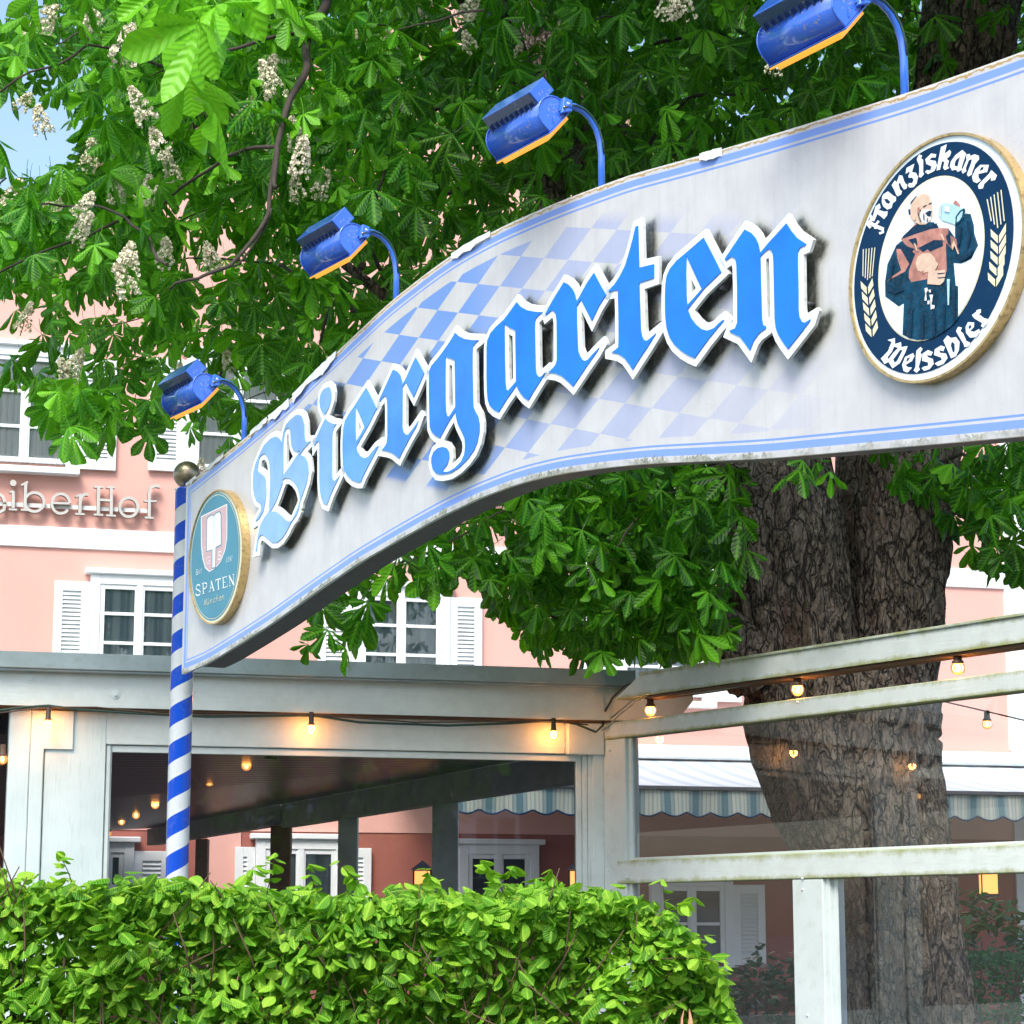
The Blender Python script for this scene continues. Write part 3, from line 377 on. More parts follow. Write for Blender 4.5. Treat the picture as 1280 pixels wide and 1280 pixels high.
ts=np.linspace(0,1,NR); Sg,Tg=np.meshgrid(S,ts,indexing='ij'); Zg=zb[:,None]*(1-Tg)+zt[:,None]*Tg
slt=np.cos(np.arctan(np.gradient(zt,S)))[:,None]; slb=np.cos(np.arctan(np.gradient(zb,S)))[:,None]
DT=(zt[:,None]-Zg)*slt; DB=(Zg-zb[:,None])*slb; DLf=Sg+.085
# soot plus painted letter shade around the raised letters: distance to their outlines
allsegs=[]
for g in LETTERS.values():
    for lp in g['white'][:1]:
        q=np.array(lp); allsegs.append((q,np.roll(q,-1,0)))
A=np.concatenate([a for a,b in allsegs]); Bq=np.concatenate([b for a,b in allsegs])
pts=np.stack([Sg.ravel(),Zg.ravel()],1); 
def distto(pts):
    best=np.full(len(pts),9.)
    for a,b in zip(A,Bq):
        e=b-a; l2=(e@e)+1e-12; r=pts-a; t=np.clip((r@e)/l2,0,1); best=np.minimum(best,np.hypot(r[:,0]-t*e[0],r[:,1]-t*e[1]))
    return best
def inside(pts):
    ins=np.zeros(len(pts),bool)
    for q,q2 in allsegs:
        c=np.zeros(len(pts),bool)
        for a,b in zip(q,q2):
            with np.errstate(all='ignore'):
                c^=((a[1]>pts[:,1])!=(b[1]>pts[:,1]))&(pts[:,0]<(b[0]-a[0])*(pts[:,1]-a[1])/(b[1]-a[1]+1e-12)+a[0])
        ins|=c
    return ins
sh=pts+np.array([-.003,.010])          # soot and painted shade reach down and right of each letter
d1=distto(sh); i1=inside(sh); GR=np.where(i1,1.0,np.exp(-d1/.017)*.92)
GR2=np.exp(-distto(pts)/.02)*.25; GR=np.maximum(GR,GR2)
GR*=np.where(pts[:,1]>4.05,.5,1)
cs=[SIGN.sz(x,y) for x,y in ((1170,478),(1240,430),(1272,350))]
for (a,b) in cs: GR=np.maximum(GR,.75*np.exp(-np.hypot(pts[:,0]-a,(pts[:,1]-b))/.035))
LX=[[2.546675,4.101876],[.163033,-.048047],[-.154864,-.078808]]
Mi=np.linalg.inv(np.array([LX[1],LX[2]]).T); UVl=(pts-np.array(LX[0]))@Mi.T
# strength of the lozenges fades away to the right and the lower left
f_=np.interp(pts[:,0],[.55,.75,2.6,3.2,3.9,4.5,4.9],[0,.9,1,.62,.5,.28,0])
lowleft=np.clip((pts[:,1]-(3.23+0.0*pts[:,0]))/.02,0,1); cut=np.clip((pts[:,1]-(3.62-.27*(pts[:,0]-1.2)))/.02+.5,0,1); f_=f_*np.where(pts[:,0]<2.75,cut,1)
upr=np.clip(((4.27-.28*(pts[:,0]-2.95))-pts[:,1])/.05+.5,0,1); f_=f_*upr
wm=[SIGN.w(s,z,0) for s,z in pts]
me=bpy.data.meshes.new('sign_panel'); idx=np.arange(NS*NR).reshape(NS,NR)
fc=np.stack([idx[:-1,:-1],idx[1:,:-1],idx[1:,1:],idx[:-1,1:]],-1).reshape(-1,4)
me.from_pydata(wm,[],fc.tolist())
for nm,ar in (('dt',DT.ravel()),('db',DB.ravel()),('dl',DLf.ravel()),('soot_shade',GR),('loz',f_)):
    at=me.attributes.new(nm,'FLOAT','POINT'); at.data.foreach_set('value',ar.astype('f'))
uv=me.uv_layers.new(name='uv'); li=np.empty(len(me.loops),int); me.loops.foreach_get('vertex_index',li); uv.data.foreach_set('uv',UVl[li].astype('f').ravel())
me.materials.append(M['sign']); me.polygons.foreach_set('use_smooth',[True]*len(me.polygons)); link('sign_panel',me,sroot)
bm=bmesh.new()
def strip(inset,o0,o1,s0,s1,mat=0):
    xs=[s for s in np.linspace(s0,s1,120)]
    rows=[]
    for s in xs:
        a=float(np.interp(s,S,zb))+inset; b=float(np.interp(s,S,zt))-inset
        rows.append([bm.verts.new(SIGN.w(s,a,o0)),bm.verts.new(SIGN.w(s,a,o1)),bm.verts.new(SIGN.w(s,b,o1)),bm.verts.new(SIGN.w(s,b,o0))])
    for r,q in zip(rows,rows[1:]):
        for k in range(4): bm.faces.new([r[k],q[k],q[(k+1)%4],r[(k+1)%4]])
    bm.faces.new(rows[0]); bm.faces.new(rows[-1][::-1]); bmesh.ops.recalc_face_normals(bm,faces=bm.faces)
strip(0,-.014,-.002,-.085,6.0); bm_obj('panel_edge',bm,M['letterwhite'],sroot)
bm=bmesh.new(); strip(.012,-.15,-.0145,.075,5.86); bm_obj('steel_frame',bm,M['darksteel'],sroot)
# flaked enamel sheets curling off the top edge
for (x,y,w_,h_) in ((325,533,26,9),(350,508,30,12),(385,480,40,12),(412,452,22,14),(590,300,44,9),(890,197,18,9),(240,606,18,5),(270,582,30,5)):
    bm=bmesh.new(); s,z=SIGN.sz(x,y); n=7; zc=float(np.interp(s,S,zt)); L=w_/2900*10/.5
    tp=[];bt=[]
    for i in range(n):
        ss=s-L/2+L*i/(n-1); q=float(np.interp(ss,S,zt)); a=h_/2900*9*(.5+random.random()*.7)
        tp.append(bm.verts.new(SIGN.w(ss,q+.004,.006+.006*random.random()))); bt.append(bm.verts.new(SIGN.w(ss,q-a,.002+.012*random.random())))
    for i in range(n-1): bm.faces.new([bt[i],bt[i+1],tp[i+1],tp[i]])
    bm_obj('peeling_paint',bm,M['letterwhite'],sroot)
# letters: white plate + blue face
for k,nm in (('B',0),('i',0),('e',0),('r',0),('g',0),('a',0),('r2',0),('t',0),('e2',0),('n',0)):
    g=LETTERS[k]; bm=bmesh.new(); wl=g['white']; prism(bm,SIGN,wl[0],wl[1:],.036,.048,0,1)
    wo=bm_obj('letter',bm,[M['letterwhite'],M['letterside']],sroot)
    bm=bmesh.new(); bl=g['blue']
    if k=='i': prism(bm,SIGN,bl[0],[],.0485,.052); prism(bm,SIGN,bl[1],[],.0485,.052)
    else: prism(bm,SIGN,bl[0],bl[1:],.0485,.052)
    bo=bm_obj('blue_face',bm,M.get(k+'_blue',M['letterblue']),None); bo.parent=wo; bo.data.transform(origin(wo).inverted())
    bm=bmesh.new(); q=wl[0]; cx=sum(p[0] for p in q)/len(q); cz=sum(p[1] for p in q)/len(q)
    for i in (3,len(q)//2,len(q)-4):
        bm=bmesh.new(); a,b=q[i]; a+=(cx-a)*.35; b+=(cz-b)*.35; tube(bm,[SIGN.w(a,b,0.001),SIGN.w(a,b,.036)],.008,6)
        so_=bm_obj('spacer',bm,M['darksteel'],None); so_.parent=wo; so_.data.transform(origin(wo).inverted())
# ---- emblems
def ellipse_px(cx,cy,W,H,dx,n=72,k=1.):
    # conjugate radii from the bounding box and the lean of the top tangent point
    a=math.sqrt(max(W*W-dx*dx,1)); return [(cx+k*(a*math.cos(t)+dx*math.sin(t)),cy-k*(H*math.sin(t))) for t in (2*math.pi*i/n for i in range(n))]
def sheet(bm,px,off,mi=0,holes=()):
    prism(bm,SIGN,[SIGN.sz(x,y,off) for x,y in px],[[SIGN.sz(x,y,off) for x,y in h] for h in holes],None,off,mi)
def emblem(cx,cy,W,H,dx,layers,depth,name):
    o=[SIGN.sz(x,y,depth) for x,y in ellipse_px(cx,cy,W,H,dx)]; i=[SIGN.sz(x,y,depth) for x,y in ellipse_px(cx,cy,W*.972,H*.978,dx*.97)]
    bm=bmesh.new(); prism(bm,SIGN,o,[i],.001,depth); rim=bm_obj(name,bm,M['gold'],sroot); 
    return rim
def sub(bm,name,mats,par):
    o=bm_obj(name,bm,mats,None); o.parent=par; o.data.transform(origin(par).inverted()); return o
FD=.036
rim=emblem(1170.5,322,110,157,29,None,FD,'monk_emblem'); rim['label']='oval navy emblem with a monk lifting a mug'
bm=bmesh.new(); sheet(bm,ellipse_px(1170.5,322,107.4,154,28.4),FD-.006); sub(bm,'white_ring',M['disc'],rim)
bm=bmesh.new(); sheet(bm,ellipse_px(1167.3,322.3,99.7,145.3,27),FD-.0045); sub(bm,'navy_ring',M['navy'],rim)
bm=bmesh.new(); sheet(bm,ellipse_px(1164.3,323,66.5,103.5,17),FD-.003,0); sheet(bm,ellipse_px(1164.3,323,65.2,102,17),FD-.002,1); sub(bm,'centre_disc',[M['cream'],M['disc']],rim)
def zpl(off,sc,l): return [(off[0]+x/sc,off[1]+y/sc) for x,y in l]
T1=(1060,160);T3=(1150,160);T4=(1085,360)
glyphs=[([(1080.5,279),(1085,270.5),(1086.5,275),(1089,276.5),(1093,277),(1100,275),(1104.5,279),(1106.5,289),(1103,292.5),(1099,288.5),(1094,289),(1089,286.5),(1083,284)],[[(1088,281),(1095,279.5),(1101,281),(1101.5,284),(1096,285.5),(1090,284)]]),
 ([(1094.3,258),(1099.5,254.3),(1101,260),(1098,262),(1105,264.5),(1109.6,264),(1109,269),(1105,274),(1101,270.5),(1096.5,267.5),(1093,276.5),(1088.5,276),(1092,267)],[]),
 (zpl(T1,10,[(500,790),(570,850),(600,860),(600,910),(560,940),(545,1000),(490,1020),(440,980),(422,930),(425,860),(440,830)]),[zpl(T1,10,[(450,890),(490,885),(530,925),(510,950),(475,935)])]),
 (zpl(T1,10,[(545,715),(585,655),(610,675),(640,590),(680,595),(700,660),(722,700),(740,700),(735,755),(700,770),(668,725),(650,680),(632,700),(650,770),(675,790),(665,830),(620,855),(600,830),(580,780)]),[]),
 (zpl(T1,10,[(720,575),(730,500),(830,445),(815,500),(800,550),(850,560),(875,610),(860,690),(820,740),(770,745),(748,725),(762,688),(800,690),(822,650),(800,620),(758,622),(755,595),(775,555),(760,548)]),[]),
 (zpl(T1,10,[(860,385),(890,330),(928,345),(915,378),(940,400),(940,555),(952,575),(912,620),(882,612),(892,560),(890,470),(865,412)]),[]),
 (zpl(T1,10,[(965,390),(1040,318),(1105,328),(1092,370),(1045,368),(1022,400),(1095,410),(1112,470),(1082,535),(1000,577),(962,550),(985,525),(1030,530),(1045,480),(978,450)]),[]),
 (zpl(T3,10,[(205,532),(262,237),(335,203),(308,322),(370,273),(390,298),(375,350),(332,385),(362,410),(345,480),(367,500),(310,527),(288,500),(305,425),(276,412),(250,520)]),[]),
 (zpl(T3,10,[(530,273),(577,320),(522,490),(525,522),(470,550),(450,520),(400,532),(372,480),(385,420),(440,340)]),[zpl(T3,10,[(500,360),(470,480),(440,478),(432,450),(450,400)])]),
 (zpl(T3,10,[(578,332),(620,322),(632,350),(680,328),(735,345),(740,390),(690,450),(650,560),(652,580),(605,608),(585,580),(642,430),(648,392),(612,402),(572,500),(580,540),(535,572),(520,540),(580,400)]),[]),
 (zpl(T3,10,[(752,460),(862,460),(840,550),(730,575),(732,620),(762,655),(710,690),(665,670),(650,610),(690,520)]),[zpl(T3,10,[(765,492),(798,488),(788,518),(742,540)])]),
 (zpl(T3,10,[(890,525),(925,555),(962,590),(940,650),(888,660),(884,622),(802,700),(788,755),(735,762),(725,722),(745,690),(862,572)]),[]),
 (zpl(T4,8,[(195,520),(270,500),(270,560),(330,540),(335,590),(398,580),(370,650),(320,750),(245,805),(205,740),(165,760),(128,705),(200,630),(235,540)]),[zpl(T4,8,[(262,585),(300,600),(250,650),(214,700),(205,712),(196,690),(238,640)]),zpl(T4,8,[(322,618),(345,625),(290,730),(268,748),(252,715),(300,650)])]),
 (zpl(T4,8,[(450,650),(465,680),(440,730),(375,770),(400,792),(442,795),(395,847),(355,830),(340,770),(370,690)]),[zpl(T4,8,[(425,690),(400,730),(383,738),(390,705)])]),
 (zpl(T4,8,[(485,625),(525,588),(547,610),(525,645),(540,670),(507,790),(520,815),(485,848),(455,825),(475,790),(478,680)]),[]),
 (zpl(T4,8,[(545,655),(600,620),(650,640),(630,678),(590,668),(600,692),(650,710),(657,760),(615,812),(560,830),(535,800),(562,785),(600,778),(600,745),(540,728)]),[]),
 (zpl(T4,8,[(668,612),(730,575),(770,590),(755,632),(712,622),(722,648),(780,655),(797,700),(757,757),(700,782),(665,755),(700,735),(738,720),(730,695),(660,670)]),[]),
 (zpl(T4,8,[(753,525),(795,473),(830,500),(880,490),(917,540),(910,620),(880,682),(830,704),(790,610)]),[zpl(T4,8,[(838,535),(866,560),(868,630),(850,648),(828,575)])]),
 (zpl(T4,8,[(880,430),(900,388),(940,395),(925,432),(950,450),(985,530),(1022,545),(1010,580),(965,592),(955,560),(900,468)]),[]),
 (zpl(T4,8,[(1000,340),(1062,345),(1060,390),(1024,428),(1060,438),(1112,408),(1120,440),(1080,492),(1020,497),(980,450),(975,390)]),[zpl(T4,8,[(1022,365),(1035,390),(1012,415),(1005,390)])]),
 (zpl(T4,8,[(1038,270),(1080,240),(1088,220),(1128,210),(1130,245),(1110,262),(1160,300),(1197,310),(1190,358),(1150,397),(1128,380),(1142,352),(1060,302)]),[])]
bm=bmesh.new()
for j,(pp,ww) in enumerate((([(.35,0),(.33,.5),(.4,.92)],4.6),([(.02,.72),(.2,.98),(.5,.9),(.75,.86),(1.0,1.04)],3.6),([(.1,.45),(.45,.52),(.85,.44)],3.0),([(.38,.08),(.12,-.03),(-.12,.14)],3.2))):
    pxs=[(1102.5+a*5.7-b*20,291.5-a*13.5-b*9) for a,b in pp]; l,_h=stroke(pxs,ww); sheet(bm,l,FD-.003+j*.0002)
sub(bm,'ring_letter',M['ewhite'],rim)
for o_,h_ in glyphs[1:]:
    bm=bmesh.new(); sheet(bm,o_,FD-.003,0,h_); sub(bm,'ring_letter',M['ewhite'],rim)
Z4=(1030,130)
def z4(l): return zpl(Z4,3.46,l)
bm=bmesh.new()
for k in range(5):
    dy=47*k; dx=(0,0,-1,-6,-12)[k]
    sheet(bm,z4([(720+dx,540+dy),(752+dx,570+dy),(752+dx,603+dy),(722+dx,573+dy)]),FD-.003)
    sheet(bm,z4([(757+dx,568+dy),(787+dx,515+dy),(787+dx,552+dy),(757+dx,603+dy)]),FD-.003)
for k in range(5): sheet(bm,z4([(703+15*k,412-10*k),(708+15*k,411-10*k),(726+14*k,505+15*(k if k<3 else 4-k)),(721+14*k,507+15*(k if k<3 else 4-k))]),FD-.003)
sub(bm,'wheat_ear',M['cream'],rim); bm=bmesh.new()
for k in range(5):
    dy=46*k; dx=5*k
    sheet(bm,z4([(158+dx,765+dy),(184+dx,792+dy),(186+dx,825+dy),(161+dx,797+dy)]),FD-.003)
    sheet(bm,z4([(190+dx,792+dy),(209+dx,752+dy),(214+dx,784+dy),(192+dx,822+dy)]),FD-.003)
for k in range(5): sheet(bm,z4([(168+12.5*k,628-2*k),(172+12.5*k,628-2*k),(170+10*k,745+8*(k if k<3 else 4-k)),(166+10*k,745+8*(k if k<3 else 4-k))]),FD-.003)
sub(bm,'wheat_ear',M['cream'],rim)
def z5(l): return zpl((1100,230),6.4,l)
bm=bmesh.new(); LAY=[
 (4,[(190,440),(130,490),(60,640),(40,780),(42,900),(150,980),(190,955),(180,1205),(235,1235),(300,1248),(400,1240),(500,1190),(570,1135),(625,1075),(625,820),(605,810),(590,632),(650,636),(730,600),(785,490),(755,400),(750,330),(725,240),(685,235),(600,330),(600,430),(550,360),(460,350),(430,305),(290,310)]),
 (2,[(285,312),(320,345),(420,352),(460,350),(550,355),(545,400),(610,440),(635,555),(600,500),(575,520),(530,470),(528,520),(535,700),(450,740),(380,760),(250,785),(230,750),(232,690),(282,560),(235,520),(165,440),(230,375)]),
 (5,[(300,318),(330,345),(420,335),(450,310),(470,350),(400,362),(300,395),(175,440),(185,415),(260,345)]),
 (5,[(130,488),(180,485),(280,520),(235,560),(250,640),(210,700),(150,560),(122,520)]),
 (2,[(130,520),(165,520),(235,640),(200,700),(60,775),(90,745),(170,690),(140,600)]),
 (5,[(225,445),(290,430),(300,480),(280,500)]),(5,[(305,512),(430,448),(500,450),(505,495),(400,540),(380,520),(345,545)]),(5,[(525,420),(560,385),(570,500),(545,480)]),
 (3,[(300,585),(340,555),(400,550),(440,590),(450,640),(420,690),(350,712),(300,690),(285,640)]),
 (1,[(250,160),(290,105),(350,72),(395,95),(415,170),(422,240),(405,295),(370,322),(320,325),(270,300),(240,265),(235,225)]),
 (5,[(225,205),(240,165),(300,92),(283,100),(248,140)]),(5,[(225,205),(242,200),(245,245),(230,245)]),
 (6,[(310,225),(350,200),(412,205),(408,290),(370,318),(320,300)]),
 (5,[(340,182),(372,165),(376,172),(350,190)]),(5,[(386,158),(416,146),(414,158),(390,166)]),(5,[(362,232),(395,212),(414,216),(404,262),(380,258)]),(5,[(310,214),(330,205),(326,220)]),
 (7,[(478,180),(515,148),(600,170),(672,198),(672,262),(600,325),(500,292),(465,245)]),(8,[(602,322),(604,262),(640,210),(676,192),(682,215),(664,280),(625,318)]),(7,[(612,304),(618,262),(646,225),(664,215),(655,262),(630,298)]),
 (2,[(583,152),(605,128),(640,165),(640,186)]),
 (1,[(385,705),(415,670),(452,620),(466,640),(442,690),(470,692),(520,684),(526,712),(522,735),(512,780),(480,808),(378,800)]),
 (5,[(455,715),(520,708),(520,716),(470,725)]),(5,[(458,748),(522,742),(520,750),(470,758)]),
 (1,[(270,470),(285,480),(303,540),(288,530)]),(1,[(480,398),(500,402),(518,450),(505,450)]),
 (6,[(355,835),(378,828),(385,850),(370,870),(374,930),(355,935),(362,880)]),(6,[(388,845),(408,845),(405,870),(392,865)]),(6,[(395,885),(425,885),(420,915),(412,965),(438,970),(436,995),(405,1003),(402,920)]),(6,[(378,935),(398,930),(396,962),(380,962)]),
 (5,[(240,1000),(262,990),(250,1225),(228,1228)]),(5,[(330,1040),(350,1030),(345,1245),(322,1245)]),(5,[(420,1010),(436,1000),(440,1215),(415,1225)]),(5,[(500,960),(520,950),(515,1170),(498,1180)]),(5,[(585,850),(600,845),(598,1100),(582,1110)]),
 (5,[(60,800),(120,850),(190,830),(185,850),(115,880),(55,850)]),(5,[(80,660),(105,640),(95,740),(70,770)]),(5,[(620,360),(650,330),(640,470),(615,520)]),(5,[(690,300),(705,290),(730,400),(700,520),(690,500),(712,400)]),(5,[(620,590),(700,560),(740,520),(735,560),(690,600),(640,615)]),
 (2,[(300,190),(318,185),(315,235),(298,240)]),(5,[(300,235),(306,232),(330,300),(322,305)]),(5,[(345,240),(352,236),(356,285),(348,288)]),(5,[(376,275),(384,270),(380,300),(372,303)]),(3,[(262,250),(285,255),(282,290),(268,285)]),(2,[(330,700),(345,690),(350,705),(335,712)]),
 (1,[(484,185),(490,180),(490,262),(484,255)]),(0,[(520,175),(560,185),(555,225),(515,215)]),
 (7,[(535,760),(558,760),(552,968),(541,968)]),(3,[(572,490),(590,450),(632,560),(622,560),(595,490),(580,530)])]
for j,(mi,pl_) in enumerate(LAY): sheet(bm,z5(pl_),FD-.0015+j*.00012,mi)
sub(bm,'monk_print',[M['disc'],M['mskin'],M['mpink'],M['mskin'],M['mrobe'],M['mdark'],M['mgrey'],M['mpale'],M['mrobe']],rim)
# ---- spade emblem
SD=.04; Z6=(200,560)
def z6(l): return zpl(Z6,4.264,l)
rim=emblem(269,696,34.2,84.5,5,None,SD,'spade_emblem'); rim['label']='oval teal emblem with a spade on a pink shield'
bm=bmesh.new(); sheet(bm,ellipse_px(269,696,33.2,82.6,4.8),SD-.006,0); sheet(bm,ellipse_px(268.7,696,31.4,80,4.6),SD-.005,1); sheet(bm,ellipse_px(268.7,696,30.3,78,4.5),SD-.0045,0);sheet(bm,ellipse_px(268.7,696,29.8,77.2,4.5),SD-.004,1); sub(bm,'teal_disc',[M['cream'],M['teal']],rim)
bm=bmesh.new(); SH=[(218,364),(358,297),(359,400),(358,480),(348,545),(325,605),(295,642),(262,661),(240,640),(226,590),(219,520)]
sheet(bm,z6(SH),SD-.003,0); cx_,cy_=288,470; sheet(bm,z6([(cx_+(x-cx_)*.94,cy_+(y-cy_)*.965) for x,y in SH]),SD-.0025,1)
sheet(bm,z6([(249,378),(258,362),(282,352),(288,360),(296,345),(318,335),(327,350),(328,520),(300,533),(298,640),(275,645),(276,545),(246,555)]),SD-.002,2)
sheet(bm,z6([(252,382),(260,368),(280,358),(286,366),(299,350),(316,342),(323,354),(324,514),(296,528),(294,634),(279,638),(280,540),(250,549)]),SD-.0016,0)
sheet(bm,z6([(285,368),(289,366),(290,500),(286,502)]),SD-.0012,3)
sub(bm,'shield',[M['ewhite'],M['shieldpink'],M['teal'],M['mpale']],rim)
# words on the emblem, drawn as pen strokes in a sheared word frame
GL={'S':[([(.85,.8),(.7,.97),(.35,.98),(.12,.8),(.2,.6),(.6,.45),(.85,.28),(.75,.06),(.4,.0),(.1,.1),(.06,.28)],.13)],
'P':[([(.2,0),(.2,1)],.17),([(.02,.02),(.42,.02)],.05),([(.02,.98),(.6,.98)],.06),([(.55,.97),(.85,.85),(.85,.6),(.6,.46),(.25,.46)],.12)],
'A':[([(.5,1),(.12,.0)],.07),([(.46,1),(.85,.0)],.18),([(.2,.35),(.75,.35)],.06),([(-.02,.02),(.28,.02)],.05),([(.66,.02),(1.02,.02)],.05)],
'T':[([(.5,0),(.5,1)],.18),([(.02,.95),(.98,.95)],.09),([(.04,.75),(.04,.97)],.06),([(.96,.75),(.96,.97)],.06),([(.3,.02),(.7,.02)],.05)],
'E':[([(.2,0),(.2,1)],.17),([(.05,.97),(.85,.97)],.07),([(.05,.03),(.9,.03)],.07),([(.2,.5),(.65,.5)],.07),([(.87,.03),(.9,.25)],.06),([(.84,.78),(.85,.97)],.06)],
'N':[([(.16,0),(.16,1)],.07),([(.1,1),(.85,0)],.18),([(.86,0),(.86,1)],.07),([(0,.02),(.32,.02)],.05),([(.7,.98),(1.02,.98)],.05),([(0,.98),(.25,.98)],.05)],
'M':[([(.05,0),(.2,.9),(.3,1)],.07),([(.25,.95),(.4,.1)],.1),([(.4,.1),(.75,1)],.06),([(.75,1),(.8,0),(.95,.05)],.1)],
'u':[([(.1,.6),(.12,.1),(.35,0),(.65,.2)],.1),([(.7,.62),(.68,.05),(.9,.05)],.1)],'ü':[([(.1,.6),(.12,.1),(.35,0),(.65,.2)],.1),([(.7,.62),(.68,.05),(.9,.05)],.1),([(.2,.8),(.28,.86)],.1),([(.55,.8),(.63,.86)],.1)],
'n':[([(.1,.6),(.12,0)],.1),([(.12,.3),(.4,.62),(.7,.5),(.7,.05),(.9,.05)],.09)],'c':[([(.8,.5),(.5,.64),(.2,.4),(.25,.1),(.6,0),(.9,.12)],.09)],
'h':[([(.15,0),(.2,.9),(.4,1.0)],.09),([(.15,.25),(.45,.62),(.7,.45),(.7,.03),(.92,.05)],.09)],'e':[([(.15,.3),(.7,.4),(.65,.6),(.35,.62),(.15,.35),(.25,.05),(.6,0),(.9,.12)],.09)],
'i':[([(.4,.6),(.45,.05),(.7,.05)],.1),([(.4,.82),(.46,.88)],.1)],'t':[([(.4,.95),(.4,.1),(.7,.05)],.09),([(.1,.62),(.75,.62)],.07)],
'G':[([(.9,.75),(.6,.98),(.2,.85),(.1,.45),(.3,.05),(.75,.02),(.9,.4),(.55,.42)],.1)],
'1':[([(.3,.75),(.5,.95),(.5,.0)],.1)],'3':[([(.2,.85),(.5,.98),(.78,.8),(.5,.55),(.8,.3),(.5,.02),(.18,.1)],.09)],'9':[([(.75,.6),(.4,.5),(.2,.75),(.5,.98),(.78,.7),(.7,.2),(.4,.02)],.09)],'7':[([(.15,.95),(.8,.95),(.4,0)],.09)]}
def word(txt,o,ux,uy,adv,off,mat,par,name):
    """o: px of baseline start, ux: px vector of one letter width, uy: px vector of one letter height"""
    x=0.
    for ci,ch in enumerate(txt):
        bm=bmesh.new()
        for j,(pts_,w_) in enumerate(GL[ch]):
            px=[(o[0]+(x+a)*ux[0]+b*uy[0],o[1]+(x+a)*ux[1]+b*uy[1]) for a,b in pts_]
            q=[SIGN.sz(a,b,off) for a,b in px]
            h=abs(SIGN.sz(o[0],o[1]+uy[1],off)[1]-SIGN.sz(o[0],o[1],off)[1])
            l,_h=stroke(q,w_*h); prism(bm,SIGN,l,[],None,off+j*.0002)
        sub(bm,name,mat,par); x+=adv
word('SPATEN',(200+190/4.264,560+790/4.264),(7.2,-2.1),(-.6,-13.5),1.16,SD-.0025,M['ewhite'],rim,'emblem_letter')
word('München',(200+232/4.264,560+843/4.264),(3.75,-1.3),(1.0,-8.5),1.0,SD-.0025,M['cream'],rim,'emblem_letter')
word('Seit',(200+190/4.264,560+678/4.264),(2.0,-.7),(.7,-7),.95,SD-.0025,M['ewhite'],rim,'emblem_letter')
word('1397',(200+350/4.264,560+612/4.264),(2.2,-.6),(.6,-7),.9,SD-.0025,M['ewhite'],rim,'emblem_letter')
word('G',(200+246/4.264,560+622/4.264),(5,-2),(0,-9),1,SD-.0016,M['ewhite'],rim,'emblem_letter')
word('S',(200+308/4.264,560+598/4.264),(5,-2),(0,-10),1,SD-.0016,M['ewhite'],rim,'emblem_letter')
# ---- the striped poles
def pole(S_,label):
    base=SIGN.w(S_,0,-.078); bm=bmesh.new(); H=3.735; n=40
    prof=[(0,.055),(H-.012,.055),(H-.006,.06),(H,.06),(H+.004,.052)]
    rings=[[bm.verts.new((base[0]+r*math.cos(2*math.pi*k/n),base[1]+r*math.sin(2*math.pi*k/n),z)) for k in range(n)] for z,r in prof]
    for a,b in zip(rings,rings[1:]):
        for k in range(n): f=bm.faces.new([a[k],a[(k+1)%n],b[(k+1)%n],b[k]]); f.smooth=True
    bm.faces.new(rings[-1])
    o=top('striped_pole',bm,M['pole'],base,label,'pole')
    bm=bmesh.new(); ball(bm,(base[0],base[1],H+.072),.068,32,20); c=bm_obj('ball_finial',bm,M['brass'],o); return o
s0=SIGN.sz(231,700,-.078)[0]
pole(s0,'blue and white spiral striped pole topped with a metal ball')
